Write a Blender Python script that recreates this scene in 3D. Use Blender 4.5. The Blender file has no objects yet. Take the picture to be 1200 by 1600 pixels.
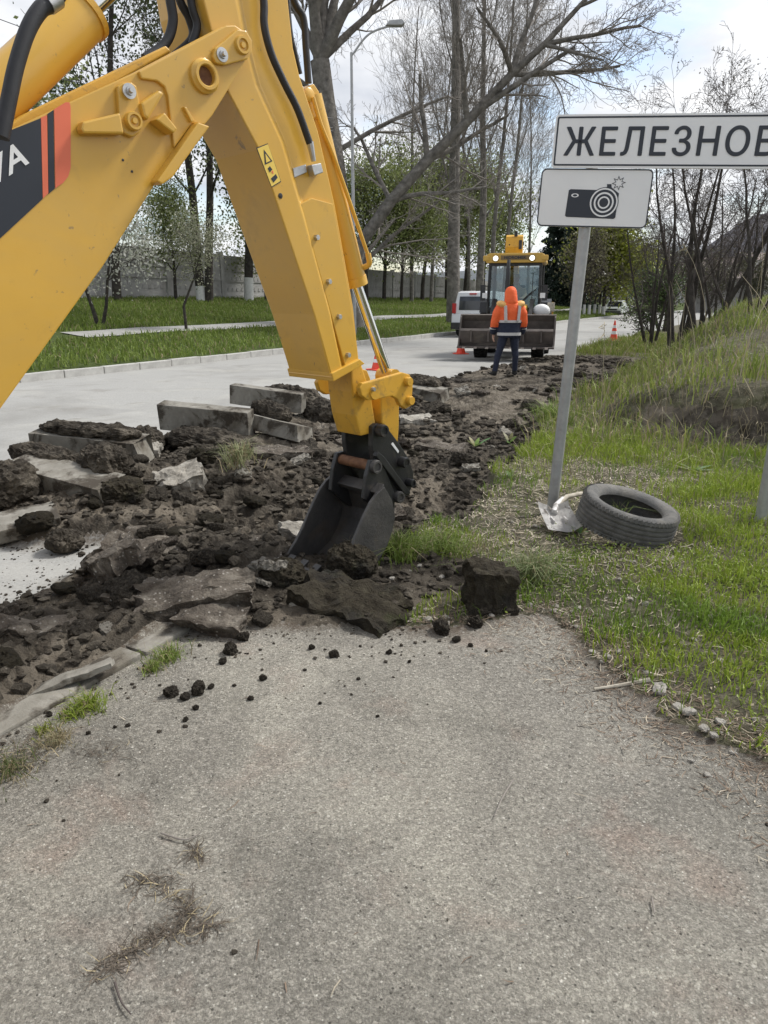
import bpy, bmesh, math, random
import numpy as np
from mathutils import Vector, Matrix, noise as mnoise

# ---------------------------------------------------------------- camera, world, sun, exposure
SC = bpy.context.scene
COL = SC.collection
FPX, CAMH = 1130.0, 1.5
PITCH = math.atan(332 / FPX)
cam_d = bpy.data.cameras.new('camera')
cam_d.sensor_width = 36; cam_d.sensor_fit = 'AUTO'; cam_d.lens = 36 * FPX / 1600
cam_d.clip_start = 0.05; cam_d.clip_end = 6000
cam = bpy.data.objects.new('camera', cam_d); COL.objects.link(cam)
cam.location = (0, 0, CAMH); cam.rotation_euler = (math.pi / 2 - PITCH, 0, 0)
SC.camera = cam

SUN_EL, SUN_AZ = math.radians(50), math.radians(62)      # azimuth from +Y towards +X
world = bpy.data.worlds.new('World'); SC.world = world; world.use_nodes = True
wn, wl = world.node_tree.nodes, world.node_tree.links
for n_ in list(wn): wn.remove(n_)
w_out = wn.new('ShaderNodeOutputWorld'); w_bg = wn.new('ShaderNodeBackground'); wl.new(w_bg.outputs[0], w_out.inputs[0])
w_sky = wn.new('ShaderNodeTexSky'); w_sky.sky_type = 'NISHITA'; w_sky.sun_disc = False
w_sky.sun_elevation = SUN_EL; w_sky.sun_rotation = SUN_AZ; w_sky.air_density = 1.1; w_sky.dust_density = 1.5
w_bg.inputs[1].default_value = 0.12
w_tc = wn.new('ShaderNodeTexCoord')
w_sep = wn.new('ShaderNodeSeparateXYZ'); wl.new(w_tc.outputs['Generated'], w_sep.inputs[0])
def wmath(op, a, b=None, clamp=False):
    m = wn.new('ShaderNodeMath'); m.operation = op; m.use_clamp = clamp
    for i, v in enumerate((a, b)):
        if v is None: continue
        if isinstance(v, (int, float)): m.inputs[i].default_value = v
        else: wl.new(v, m.inputs[i])
    return m.outputs[0]
# cloud layer seen as a flat deck: project the direction on a plane overhead
zz = wmath('ADD', wmath('MAXIMUM', w_sep.outputs[2], 0.0), 0.22)
w_cmb = wn.new('ShaderNodeCombineXYZ')
wl.new(wmath('DIVIDE', w_sep.outputs[0], zz), w_cmb.inputs[0]); wl.new(wmath('DIVIDE', w_sep.outputs[1], zz), w_cmb.inputs[1])
w_n1 = wn.new('ShaderNodeTexNoise'); w_n1.inputs['Scale'].default_value = 1.5; w_n1.inputs['Detail'].default_value = 8; w_n1.inputs['Roughness'].default_value = 0.55; w_n1.inputs['Distortion'].default_value = 0.3
wl.new(w_cmb.outputs[0], w_n1.inputs['Vector'])
w_n2 = wn.new('ShaderNodeTexNoise'); w_n2.inputs['Scale'].default_value = 2.6; w_n2.inputs['Detail'].default_value = 6
wl.new(w_cmb.outputs[0], w_n2.inputs['Vector'])
w_r1 = wn.new('ShaderNodeValToRGB'); w_r1.color_ramp.elements[0].position = 0.37; w_r1.color_ramp.elements[1].position = 0.52
wl.new(w_n1.outputs[0], w_r1.inputs[0])
w_r2 = wn.new('ShaderNodeValToRGB'); w_r2.color_ramp.elements[0].position = 0.32; w_r2.color_ramp.elements[1].position = 0.68
w_r2.color_ramp.elements[0].color = (3.5, 3.7, 4.1, 1); w_r2.color_ramp.elements[1].color = (6.3, 6.3, 6.3, 1)
wl.new(w_n2.outputs[0], w_r2.inputs[0])
w_mx = wn.new('ShaderNodeMix'); w_mx.data_type = 'RGBA'
wl.new(w_r1.outputs[0], w_mx.inputs[0]); wl.new(w_sky.outputs[0], w_mx.inputs[6]); wl.new(w_r2.outputs[0], w_mx.inputs[7])
wl.new(w_mx.outputs[2], w_bg.inputs[0])

sun_d = bpy.data.lights.new('sun', 'SUN'); sun_d.energy = 2.7; sun_d.angle = math.radians(12); sun_d.color = (1.0, 0.985, 0.955)
sun = bpy.data.objects.new('sun', sun_d); COL.objects.link(sun)
sdir = Vector((math.sin(SUN_AZ) * math.cos(SUN_EL), math.cos(SUN_AZ) * math.cos(SUN_EL), math.sin(SUN_EL)))
sun.rotation_euler = (-sdir).to_track_quat('-Z', 'Y').to_euler(); sun.location = sdir * 50
SC.view_settings.view_transform = 'Standard'; SC.view_settings.look = 'None'
SC.view_settings.exposure = 0.70; SC.view_settings.gamma = 1.0; SC.view_settings.use_curve_mapping = False

# ---------------------------------------------------------------- pixel -> place helpers (photo is 1200 x 1600)
cP, sP = math.cos(PITCH), math.sin(PITCH)
def ray(px, py):
    x = (px - 600) / FPX; y = -(py - 800) / FPX
    return Vector((x, cP + y * sP, -sP + y * cP))
CAMP = Vector((0, 0, CAMH))
def gp(px, py, z=0.0):
    r = ray(px, py); return CAMP + r * ((z - CAMH) / r.z)
def atY(px, py, Y):
    r = ray(px, py); return CAMP + r * (Y / r.y)
RA = math.radians(27.5); SA, CA = math.sin(RA), math.cos(RA)
def sn(x, y): return x * SA + y * CA, x * CA - y * SA       # along the road, across it
def xy(s, n): return s * SA + n * CA, s * CA - n * SA

rng = np.random.default_rng(11); random.seed(5)

def _hash(ix, iy, seed):
    h = (ix.astype(np.int64) * 374761393 + iy.astype(np.int64) * 668265263 + seed * 1442695041) & 0xffffffff
    h = ((h ^ (h >> 13)) * 1274126177) & 0xffffffff
    h = (h ^ (h >> 16)) & 0xffffffff
    return h / 4294967295.0
def vnoise(x, y, seed=0):
    x = np.asarray(x, float); y = np.asarray(y, float)
    ix, iy = np.floor(x), np.floor(y); fx, fy = x - ix, y - iy
    fx = fx * fx * (3 - 2 * fx); fy = fy * fy * (3 - 2 * fy)
    a = _hash(ix, iy, seed); b = _hash(ix + 1, iy, seed); c = _hash(ix, iy + 1, seed); d = _hash(ix + 1, iy + 1, seed)
    return (a * (1 - fx) + b * fx) * (1 - fy) + (c * (1 - fx) + d * fx) * fy * 1.0
def fbm(x, y, oct=4, seed=0, gain=0.5):
    t = 0; a = 1; w = 0
    for i in range(oct):
        t = t + a * (vnoise(x * 2 ** i + 17.3 * i, y * 2 ** i - 9.1 * i, seed + i) - 0.5) * 2; w += a; a *= gain
    return t / w
def sstep(a, b, x):
    t = np.clip((np.asarray(x, float) - a) / (b - a), 0, 1); return t * t * (3 - 2 * t)

# zones of the ground: 0 lawn 1 road 2 dug earth 3 pavement 4 verge 5 outlying ground
N_L, N_R, N_K = -12.4, -5.48, -2.25
def zone(s, n):
    w1 = fbm(s * 1.7, n * 1.7, 3, 3) * 0.22
    w2 = fbm(s * 5, n * 5, 3, 7) * 0.10
    z = np.full(np.shape(s), 4)
    z = np.where(n < N_R, 1, z)
    z = np.where(n < N_L, 0, z)
    edge = -1.95 - 0.62 * sstep(6, 10, s) + w1 * 1.2 + w2
    nearcut = 2.86 + w1 + w2 + 0.35 * (n + 4.3) * (n > -4.3)
    dug = (n >= N_R) & (n < edge) & (s < 20.5 + 3 * w1) & (s > nearcut)
    dug |= (n >= -3.25 + w1) & (n < N_K - 0.13) & (s <= nearcut + .05)
    z = np.where(dug, 2, z)
    z = np.where((n >= N_R) & (n <= N_K - .13) & ~dug & (s < 3.6), 1, z)
    z = np.where((n >= N_R) & (n < -5.1) & (s >= 20.5), 1, z)
    top = np.interp(n, [-2.4, -1.76, -0.8], [2.35, 2.60, 3.22]) + w2 * 1.2
    rightb = np.interp(n, [-0.8, -0.27, 0.18, 1.2, 3], [3.22, 2.72, 2.42, 1.6, 0.4]) + w2 * 1.3
    pav = (n >= N_K - .13) & (s < np.where(n < -0.8, top, rightb))
    z = np.where(pav, 3, z)
    bed = (z == 2) & (s > 5.2 + w1 * 3) & (n > -5.2 + w1) & (n < -3.0 + w1 * 2.2 + .5 * fbm(s * .5, n * .5 + 3, 2, 9))
    z = np.where(bed & (s < 18) & (fbm(s * 1.1, n * 2.2, 3, 91) > -.10), 6, z)
    spill = (n >= N_K - .13) & (s >= top) & (n < -1.25 + w1 * 1.6) & (s < 3.75)
    z = np.where(spill & (z != 3), 2, z)
    f1, f2 = bank_f(s, n)
    scp = (z == 4) & (f1 * f2 > .06) & (f1 < .62) & (n > -1.2) & (fbm(s * 2.3, n * 2.3, 3, 49) > -.28)
    z = np.where(scp, 7, z)
    return z

def bank_f(s, n):
    w = fbm(s * .9, n * .9, 3, 45)
    return sstep(0, .85, s - (7.75 - .62 * (n - .13)) + .35 * w), sstep(-2.5, -.3, n + .4 * w)
def mound(s, n, px, py, rs, rn, hgt):
    q = gp(px, py); s0, n0 = sn(q.x, q.y)
    return hgt * np.exp(-(((s - s0) / rs) ** 2 + ((n - n0) / rn) ** 2))
def height(x, y, fine=True):
    x = np.asarray(x, float); y = np.asarray(y, float)
    s, n = sn(x, y); z = zone(s, n)
    h = np.zeros(np.shape(s))
    # left lawn climbs to the fence
    lawn = 0.13 + np.clip(N_L - n, 0, 16) * 0.098 + fbm(s * .35, n * .35, 3, 21) * .06
    h = np.where(n < N_L - 0.02, lawn, h)
    # right bank
    f1, f2 = bank_f(s, n)
    bank = f1 * f2 * (.60 + .72 * sstep(9.0, 17, s)) - 0.6 * sstep(30, 90, s) * sstep(-1.3, 2.4, n)
    rough = fbm(s * 1.6, n * 1.6, 4, 41) * .05 * sstep(3, 4.5, s + .7 * (n + .8))
    verge = bank + rough + 0.02
    h = np.where((z == 4) | (z == 7), verge, h)
    h = np.where(z == 7, h + fbm(s * 7, n * 7, 3, 47) * .06, h)
    # dug earth
    d = fbm(s * 1.3, n * 1.3, 3, 51) * .10 + fbm(s * 4.5, n * 4.5, 3, 55) * .055
    if fine:
        r = 1 - np.abs(fbm(s * 9, n * 9, 3, 61))
        d = d + (r - .75) * .07 + fbm(s * 24, n * 24, 2, 65) * .022
    d = d + .02
    edge_in = np.minimum(np.clip((n - N_R) / .5, 0, 1), 1)
    far = 1 - .55 * sstep(11, 17, s)
    d = d * far
    d = d + mound(s, n, 200, 800, .8, .7, .16) + mound(s, n, 330, 740, 1.2, .7, .14) + mound(s, n, 330, 900, .55, .5, .15) + mound(s, n, 440, 760, 1.0, .5, .08)
    d = d + mound(s, n, 322, 702, .6, .5, .15) + mound(s, n, 418, 664, .6, .5, .17) + mound(s, n, 432, 703, .5, .4, .09) + mound(s, n, 150, 760, .6, .5, .10) + mound(s, n, 108, 807, .5, .4, .07)
    d = d - mound(s, n, 690, 770, 1.0, .42, .24) - mound(s, n, 820, 650, 2.6, .45, .22) - mound(s, n, 120, 830, .4, .3, .05)
    d = d + mound(s, n, 560, 965, .25, .3, .04)
    spillz = (n > N_K - .13) & (s < 3.9)
    d = np.where(spillz, .012 + np.clip(d, -.01, .2) * .5, d)
    d = np.where(n < N_R + .5, np.clip(d, 0.004, 1), d)
    h = np.where(z == 2, d, h); h = np.where(z == 6, d * .8 - .03, h)
    # asphalt: gentle unevenness
    ap = fbm(s * .8, n * .8, 3, 71) * .012
    h = np.where(z == 3, ap, h)
    h = np.where((z == 1), fbm(s * .3, n * .3, 2, 81) * .01, h)
    return h
def hz(x, y): return float(height(np.array([x]), np.array([y]))[0])
_TT = 0.8 * 1.006 ** np.arange(1040)
def gt(px, py, dz=0.0):
    """point where the pixel's ray meets the terrain"""
    r = ray(px, py)
    def first(T):
        b = CAMH + r.z * T <= height(r.x * T, r.y * T) + dz
        return int(np.argmax(b)) if b.any() else len(T) - 1
    k = max(first(_TT), 1); T = np.linspace(_TT[k - 1], _TT[k], 16); return CAMP + r * float(T[first(T)])

# ---------------------------------------------------------------- materials
def mat(name, stops, scale=5.0, rough=0.7, bump=0.0, bscale=40.0, metal=0.0, detail=6.0, attr=None, spec=0.5,
        speck=None, coat=0.0, soiled=None, grain=(), dist=0.0, layers=(), bdist=0.02, sep=None, trans=0.0):
    m = bpy.data.materials.new(name); m.use_nodes = True
    nt = m.node_tree; N, L = nt.nodes, nt.links
    b = N['Principled BSDF']
    tc = N.new('ShaderNodeTexCoord').outputs['Object']
    def noise(sc, det=detail, rg=.6, ds=dist):
        t = N.new('ShaderNodeTexNoise'); t.inputs['Scale'].default_value = sc; t.inputs['Detail'].default_value = det
        t.inputs['Roughness'].default_value = rg; t.inputs['Distortion'].default_value = ds
        L.new(tc, t.inputs['Vector']); return t.outputs[0]
    def ramp(src, st):
        r = N.new('ShaderNodeValToRGB'); e = r.color_ramp.elements
        while len(e) < len(st): e.new(.5)
        for k, (p, c) in enumerate(st):
            e[k].position = p; e[k].color = (c[0], c[1], c[2], 1) if not isinstance(c, (int, float)) else (c, c, c, 1)
        L.new(src, r.inputs[0]); return r.outputs[0]
    def mixc(f, a, bb, mode='MIX'):
        x = N.new('ShaderNodeMix'); x.data_type = 'RGBA'; x.blend_type = mode
        for i, v in ((0, f), (6, a), (7, bb)):
            if isinstance(v, (int, float)): x.inputs[i].default_value = v
            elif isinstance(v, tuple): x.inputs[i].default_value = (*v, 1)
            else: L.new(v, x.inputs[i])
        return x.outputs[2]
    if len(stops) == 1 and not layers and not speck and not attr:
        b.inputs['Base Color'].default_value = (*stops[0][1], 1); col = None
    else:
        col = ramp(noise(scale), stops if len(stops) > 1 else [(0, stops[0][1]), (1, stops[0][1])])
    for (lc, lsc, lo, hi, amt) in layers:      # stains / wear laid over: colour, scale, ramp from..to, amount
        f = ramp(noise(lsc, 5, .65, .4), [(lo, 0.0), (hi, amt)])
        col = mixc(f, col, lc)
    if speck:                                   # list of (scale, threshold, colour, amount)
        for (ss, th, cc, amt) in speck:
            v = N.new('ShaderNodeTexVoronoi'); v.inputs['Scale'].default_value = ss; L.new(tc, v.inputs['Vector'])
            f = ramp(v.outputs['Distance'], [(th * .6, amt), (th, 0.0)])
            g = N.new('ShaderNodeSeparateColor'); L.new(v.outputs['Color'], g.inputs[0])
            f2 = ramp(g.outputs[0], [(.55, 0.0), (.6, 1.0)])
            k = N.new('ShaderNodeMath'); k.operation = 'MULTIPLY'; L.new(f, k.inputs[0]); L.new(f2, k.inputs[1])
            col = mixc(k.outputs[0], col, cc)
    if grain:                                   # aggregate: every stone its own tone
        for gsc, gam in grain:
            v = N.new('ShaderNodeTexVoronoi'); v.inputs['Scale'].default_value = gsc; L.new(tc, v.inputs['Vector'])
            g = N.new('ShaderNodeSeparateColor'); L.new(v.outputs['Color'], g.inputs[0])
            col = mixc(1.0, col, ramp(g.outputs[0], [(0, 1 - gam), (.8, 1 + gam * .2), (1, 1 + gam * 1.1)]), 'MULTIPLY')
    if soiled:                                  # soil carried over from the edges, amount stored on the mesh
        a = N.new('ShaderNodeAttribute'); a.attribute_name = 'col'
        k = N.new('ShaderNodeMath'); k.operation = 'MULTIPLY'; L.new(a.outputs['Fac'], k.inputs[0]); L.new(ramp(noise(38, 6, .7), [(.36, .15), (.58, 1.0)]), k.inputs[1])
        col = mixc(k.outputs[0], col, soiled)
    if attr:
        a = N.new('ShaderNodeAttribute'); a.attribute_name = attr
        col = mixc(1.0, col, a.outputs['Color'], 'MULTIPLY')
    if col is not None: L.new(col, b.inputs['Base Color'])
    b.inputs['Roughness'].default_value = rough; b.inputs['Metallic'].default_value = metal
    b.inputs['Specular IOR Level'].default_value = spec
    if coat: b.inputs['Coat Weight'].default_value = coat; b.inputs['Coat Roughness'].default_value = .15
    if bump:
        bn = N.new('ShaderNodeBump'); bn.inputs['Strength'].default_value = bump; bn.inputs['Distance'].default_value = bdist
        L.new(noise(bscale, 5, .7, 0), bn.inputs['Height']); L.new(bn.outputs[0], b.inputs['Normal'])
    if trans: b.inputs['Transmission Weight'].default_value = trans
    return m
W1 = (1, 1, 1)
def translucent(m, amt):
    nt = m.node_tree; N, L = nt.nodes, nt.links; b = N['Principled BSDF']; o = N['Material Output']
    tr_ = N.new('ShaderNodeBsdfTranslucent'); mx = N.new('ShaderNodeMixShader'); mx.inputs[0].default_value = amt
    L.new(b.inputs['Base Color'].links[0].from_socket, tr_.inputs['Color']); L.new(b.outputs[0], mx.inputs[1]); L.new(tr_.outputs[0], mx.inputs[2]); L.new(mx.outputs[0], o.inputs[0]); return m
ASPH = mat('worn_asphalt', [(.28, (.185, .170, .143)), (.5, (.288, .268, .229)), (.72, (.385, .36, .31))], 60, .93, 1.0, 170, bdist=.012, spec=.2, detail=10, soiled=(.095, .072, .052), grain=((220, .30), (115, .20)),
           layers=[((.44, .412, .345), .75, .44, .62, .75), ((.135, .128, .108), 1.2, .50, .67, .6), ((.34, .25, .20), 1.9, .55, .69, .5), ((.40, .38, .32), 3.1, .56, .72, .4), ((.055, .050, .042), 70, .60, .70, .75), ((.05, .045, .038), 9, .66, .70, .45)],
           speck=[(62, .20, (.62, .60, .53), .85), (45, .18, (.06, .055, .047), .8), (24, .13, (.56, .53, .47), .8)])
ROADM = mat('road_asphalt', [(.3, (.255, .25, .235)), (.7, (.345, .338, .315))], 40, .92, .4, 80, bdist=.006, spec=.2, detail=8,
            layers=[((.19, .183, .168), .35, .48, .66, .6), ((.17, .155, .13), 1.4, .57, .70, .55), ((.40, .388, .35), .7, .5, .7, .5), ((.12, .11, .095), 50, .6, .72, .4)], speck=[(40, .2, (.16, .15, .13), .5)], soiled=(.10, .08, .06))
SOIL = mat('dug_soil', [(.30, (.032, .027, .021)), (.48, (.068, .058, .046)), (.66, (.130, .113, .09))], 9, .97, 1.0, 70, bdist=.03, spec=.1,
           layers=[((.22, .187, .145), 1.3, .48, .64, .85), ((.27, .235, .185), 5.0, .57, .68, .6), ((.13, .104, .08), 3.5, .55, .7, .5), ((.018, .015, .012), 2.1, .55, .72, .7)],
           speck=[(30, .18, (.30, .27, .22), .5)])
BED = mat('cleared_bed_soil', [(.3, (.07, .058, .045)), (.5, (.14, .12, .094)), (.7, (.23, .20, .158))], 7, .97, 1.0, 50, bdist=.03, spec=.1,
          layers=[((.045, .036, .027), 1.6, .50, .66, .85), ((.34, .30, .245), 2.5, .58, .7, .6)], speck=[(26, .2, (.38, .34, .28), .6)])
CLOD = mat('clod_soil', [(.3, (.029, .025, .020)), (.5, (.062, .053, .042)), (.7, (.122, .106, .085))], 14, .97, 1.0, 60, bdist=.03, spec=.1,
           layers=[((.19, .165, .13), 4, .50, .64, .7)], speck=[(40, .2, (.26, .23, .19), .5)])
CRUST = mat('turf_underside', [(.3, (.035, .029, .021)), (.55, (.062, .053, .038)), (.72, (.09, .08, .055))], 22, .97, 1.0, 90, bdist=.03, spec=.1,
            layers=[((.05, .06, .025), 6, .58, .7, .5), ((.03, .03, .032), 3, .5, .65, .6)])
VERGE = mat('verge_ground', [(.3, (.055, .050, .033)), (.5, (.115, .105, .072)), (.7, (.20, .18, .13))], 11, .96, 1.0, 60, bdist=.03, spec=.12,
            layers=[((.085, .092, .035), 2.2, .5, .66, .6), ((.05, .042, .032), 4, .55, .7, .7)], speck=[(35, .25, (.36, .32, .25), .6)])
LAWNM = mat('lawn_ground', [(.3, (.035, .05, .015)), (.6, (.07, .09, .028)), (.75, (.10, .11, .045))], 3, .95, .8, 30, bdist=.03, spec=.1)
OUTM = mat('far_ground', [(.3, (.05, .06, .025)), (.6, (.09, .085, .045)), (.75, (.12, .10, .07))], .6, .95, spec=.1)
GRASS = mat('grass_blade', [(0, W1), (1, W1)], 3, .55, attr='col', spec=.25)
translucent(GRASS, .30)
CONC = mat('kerb_concrete', [(.3, (.17, .158, .132)), (.6, (.25, .235, .203)), (.75, (.32, .302, .262))], 9, .9, .5, 90, bdist=.006, spec=.2,
           layers=[((.11, .095, .072), 4, .46, .64, .8), ((.050, .041, .031), 5, .50, .60, .92)], speck=[(60, .25, (.2, .19, .17), .5)])
KERBL = mat('laid_kerb_concrete', [(.3, (.33, .32, .30)), (.7, (.45, .44, .41))], 6, .9, .4, 60, bdist=.005, spec=.2,
            layers=[((.22, .21, .18), 2, .5, .7, .6)])
BROKE = mat('broken_asphalt', [(.3, (.065, .055, .045)), (.5, (.135, .115, .094)), (.7, (.22, .195, .16))], 12, .95, 1.0, 70, bdist=.02, spec=.15,
            layers=[((.045, .036, .027), 3, .47, .62, .9), ((.17, .125, .10), 2, .56, .7, .5)], speck=[(45, .3, (.45, .42, .37), .6)])
PALE = mat('pale_rubble', [(.3, (.20, .182, .152)), (.55, (.36, .333, .285)), (.75, (.50, .47, .41))], 11, .95, 1.0, 50, bdist=.02, spec=.15,
           layers=[((.08, .065, .05), 5, .54, .68, .9)])
YEL = mat('machine_yellow', [(.3, (.60, .335, .035)), (.7, (.66, .375, .045))], 2.5, .36, .04, 200, spec=.5, coat=.25,
          layers=[((.50, .33, .10), 1.3, .46, .70, .45), ((.40, .24, .05), 5, .58, .74, .45), ((.16, .12, .08), 30, .66, .72, .6), ((.10, .08, .06), 9, .69, .73, .6)])
YELD = mat('machine_yellow_grimy', [(.3, (.56, .305, .03)), (.7, (.64, .355, .04))], 4, .45, .1, 120, spec=.45,
           layers=[((.22, .15, .06), 7, .54, .7, .55), ((.09, .07, .05), 18, .6, .72, .6)])
BLACK = mat('machine_black', [(.3, (.012, .012, .013)), (.7, (.028, .027, .026))], 6, .42, .15, 100, spec=.5,
            layers=[((.10, .085, .065), 7, .57, .74, .6)])
BUCKM = mat('bucket_steel', [(.3, (.045, .043, .042)), (.6, (.085, .08, .075)), (.75, (.13, .122, .112))], 5, .5, .25, 60, metal=.35, spec=.5,
            layers=[((.10, .08, .06), 4, .55, .72, .7), ((.02, .02, .02), 3, .55, .7, .6)])
RUBBER = mat('hose_rubber', [(.3, (.012, .012, .014)), (.7, (.022, .022, .025))], 20, .55, .2, 200)
STEEL = mat('zinc_steel', [(.3, (.42, .42, .42)), (.7, (.58, .57, .55))], 20, .35, .1, 100, metal=.85)
CHROME = mat('chrome_rod', [(1, (.72, .72, .72))], rough=.12, metal=1.0)
RUST = mat('rusty_pin', [(.3, (.12, .05, .025)), (.6, (.22, .11, .055)), (.8, (.34, .2, .12))], 25, .7, .3, 120, metal=.3)
DECALK = mat('decal_black', [(1, (.017, .021, .03))], rough=.4)
DECALO = mat('decal_orange', [(1, (.72, .155, .075))], rough=.4)
WHITEP = mat('white_print', [(1, (.75, .75, .74))], rough=.4)
SIGNW = mat('sign_white', [(.3, (.72, .72, .72)), (.7, (.78, .78, .775))], 3, .42, .03, 300, layers=[((.5, .48, .44), 6, .6, .8, .3)])
SIGNK = mat('sign_black', [(1, (.016, .02, .03))], rough=.4)
GALV = mat('galvanised_steel', [(.3, (.30, .305, .305)), (.7, (.42, .42, .415))], 12, .5, .1, 80, metal=.45, layers=[((.25, .23, .2), 9, .55, .75, .6)])
TYREM = mat('tyre_rubber', [(.3, (.085, .083, .078)), (.7, (.155, .15, .14))], 14, .85, .4, 120, spec=.25, layers=[((.24, .22, .185), 5, .5, .72, .6)])
TYREK = mat('tyre_black', [(.3, (.012, .012, .012)), (.7, (.03, .029, .027))], 9, .85, .3, 60, spec=.3, layers=[((.10, .085, .065), 5, .55, .72, .6)])
WOODG = mat('weathered_wood', [(.3, (.28, .25, .20)), (.7, (.48, .44, .36))], 14, .85, .5, 60, spec=.2, bdist=.005)
SHOV = mat('whitened_shovel_steel', [(.3, (.42, .40, .38)), (.6, (.62, .60, .57)), (.8, (.7, .68, .66))], 16, .7, .4, 60, bdist=.004, layers=[((.10, .08, .06), 13, .57, .68, .9)])
BARK = mat('grey_bark', [(.3, (.095, .087, .077)), (.6, (.22, .203, .18)), (.8, (.33, .306, .275))], 5, .95, 1.0, 22, bdist=.06, spec=.1, detail=8)
BARKD = mat('dark_bark', [(.3, (.035, .031, .027)), (.7, (.085, .075, .064))], 6, .95, .9, 25, bdist=.04, spec=.1)
TWIG = mat('twig', [(.3, (.17, .152, .134)), (.7, (.26, .236, .21))], 5, .9, spec=.1)
TWIGD = mat('dark_twig', [(.3, (.060, .051, .047)), (.7, (.105, .088, .08))], 5, .9, spec=.1)
LIME = mat('whitewash', [(.3, (.55, .54, .51)), (.7, (.68, .67, .64))], 8, .95, .5, 30)
LEAF = mat('leaf', [(0, W1), (1, W1)], 3, .5, attr='col', spec=.3)
translucent(LEAF, .35)
STONE = mat('pale_stone', [(.3, (.26, .24, .205)), (.7, (.46, .43, .38))], 2.0, .95, .6, 8, layers=[((.12, .10, .08), 1.5, .56, .72, .5)])
FENCE = mat('fence_concrete', [(.3, (.27, .26, .247)), (.6, (.36, .35, .332)), (.8, (.42, .41, .388))], 1.6, .95, .4, 12, bdist=.03, spec=.15,
            layers=[((.15, .14, .13), .9, .55, .75, .6)])
STRAW = mat('dry_straw', [(0, W1), (1, W1)], 3, .8, attr='col', spec=.15)
HIVIS = mat('hivis_orange', [(.3, (.82, .115, .025)), (.7, (.90, .15, .035))], 20, .7, .5, 12, bdist=.03)
HIVY = mat('hivis_yellow', [(.3, (.72, .40, .12)), (.7, (.80, .47, .16))], 20, .7, .4, 12, bdist=.03)
REFL = mat('reflective_tape', [(1, (.52, .50, .48))], rough=.45)
NAVY = mat('navy_cloth', [(.3, (.012, .016, .034)), (.7, (.022, .027, .05))], 20, .85, .6, 14, bdist=.03)
SKIN = mat('skin', [(1, (.48, .28, .2))], rough=.6)
BEIGE = mat('beige_cloth', [(.3, (.40, .31, .20)), (.7, (.5, .40, .27))], 20, .85)
CONEO = mat('cone_orange', [(.3, (.70, .06, .03)), (.7, (.80, .085, .04))], 8, .55)
CONEW = mat('cone_white', [(1, (.75, .74, .72))], rough=.5)
VANW = mat('van_white', [(.3, (.68, .69, .70)), (.7, (.74, .745, .75))], 3, .3, coat=.4)
CARS = mat('car_paint', [(1, (.50, .53, .50))], rough=.3, coat=.5)
GLASSD = mat('dark_window_glass', [(1, (.02, .024, .028))], rough=.06, spec=.8)
LAMPR = mat('tail_lamp_red', [(1, (.45, .02, .02))], rough=.25)
ROOFY = mat('cab_roof_yellow', [(.3, (.55, .33, .06)), (.7, (.60, .37, .07))], 5, .5)
BUCKF = mat('loader_bucket_steel', [(.3, (.06, .05, .043)), (.6, (.105, .085, .072)), (.8, (.16, .13, .105))], 3, .75, .3, 40, layers=[((.17, .145, .115), 2.2, .55, .7, .6)])
def emit(name, c, s):
    m = bpy.data.materials.new(name); m.use_nodes = True; b = m.node_tree.nodes['Principled BSDF']
    b.inputs['Base Color'].default_value = (*c, 1); b.inputs['Emission Color'].default_value = (*c, 1); b.inputs['Emission Strength'].default_value = s; return m
LAMPON = emit('lit_work_lamp', (1, .93, .78), 1.6)
def glassmat():
    m = bpy.data.materials.new('cab_glass'); m.use_nodes = True; nt = m.node_tree; N = nt.nodes
    for q in list(N): N.remove(q)
    o = N.new('ShaderNodeOutputMaterial'); mx = N.new('ShaderNodeMixShader'); tr = N.new('ShaderNodeBsdfTransparent'); gl = N.new('ShaderNodeBsdfGlossy')
    tr.inputs[0].default_value = (.72, .76, .76, 1); gl.inputs['Roughness'].default_value = .03; gl.inputs[0].default_value = (.9, .92, .95, 1); mx.inputs[0].default_value = .07
    nt.links.new(tr.outputs[0], mx.inputs[1]); nt.links.new(gl.outputs[0], mx.inputs[2]); nt.links.new(mx.outputs[0], o.inputs[0]); return m
CABGL = glassmat()

# ---------------------------------------------------------------- object helpers
def link(o, parent=None):
    COL.objects.link(o)
    if parent: o.parent = parent
    return o
def tag(o, label=None, cat=None, group=None, kind=None):
    if label: o['label'] = label
    if cat: o['category'] = cat
    if group: o['group'] = group
    if kind: o['kind'] = kind
    return o
def empty(name, loc=(0, 0, 0), rz=0.0):
    o = bpy.data.objects.new(name, None); o.empty_display_size = .2; COL.objects.link(o); o.location = loc; o.rotation_euler = (0, 0, rz); return o
def mesh_np(name, V, F, mt, parent=None, col=None, smooth=False, fm=None):
    V = np.asarray(V, np.float32).reshape(-1, 3); F = np.asarray(F, np.int32); m_, k = F.shape
    me = bpy.data.meshes.new(name)
    me.vertices.add(len(V)); me.vertices.foreach_set('co', V.ravel())
    me.loops.add(m_ * k); me.loops.foreach_set('vertex_index', F.ravel())
    me.polygons.add(m_); me.polygons.foreach_set('loop_start', np.arange(0, m_ * k, k, dtype=np.int32))
    me.polygons.foreach_set('use_smooth', np.full(m_, smooth))
    for q in (mt if isinstance(mt, (list, tuple)) else [mt]): me.materials.append(q)
    if fm is not None: me.polygons.foreach_set('material_index', np.asarray(fm, np.int32))
    me.update(calc_edges=True)
    if col is not None:
        a = me.attributes.new('col', 'FLOAT_COLOR', 'POINT')
        c = np.ones((len(V), 4), np.float32); c[:, :3] = col; a.data.foreach_set('color', c.ravel())
    return link(bpy.data.objects.new(name, me), parent)
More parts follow.
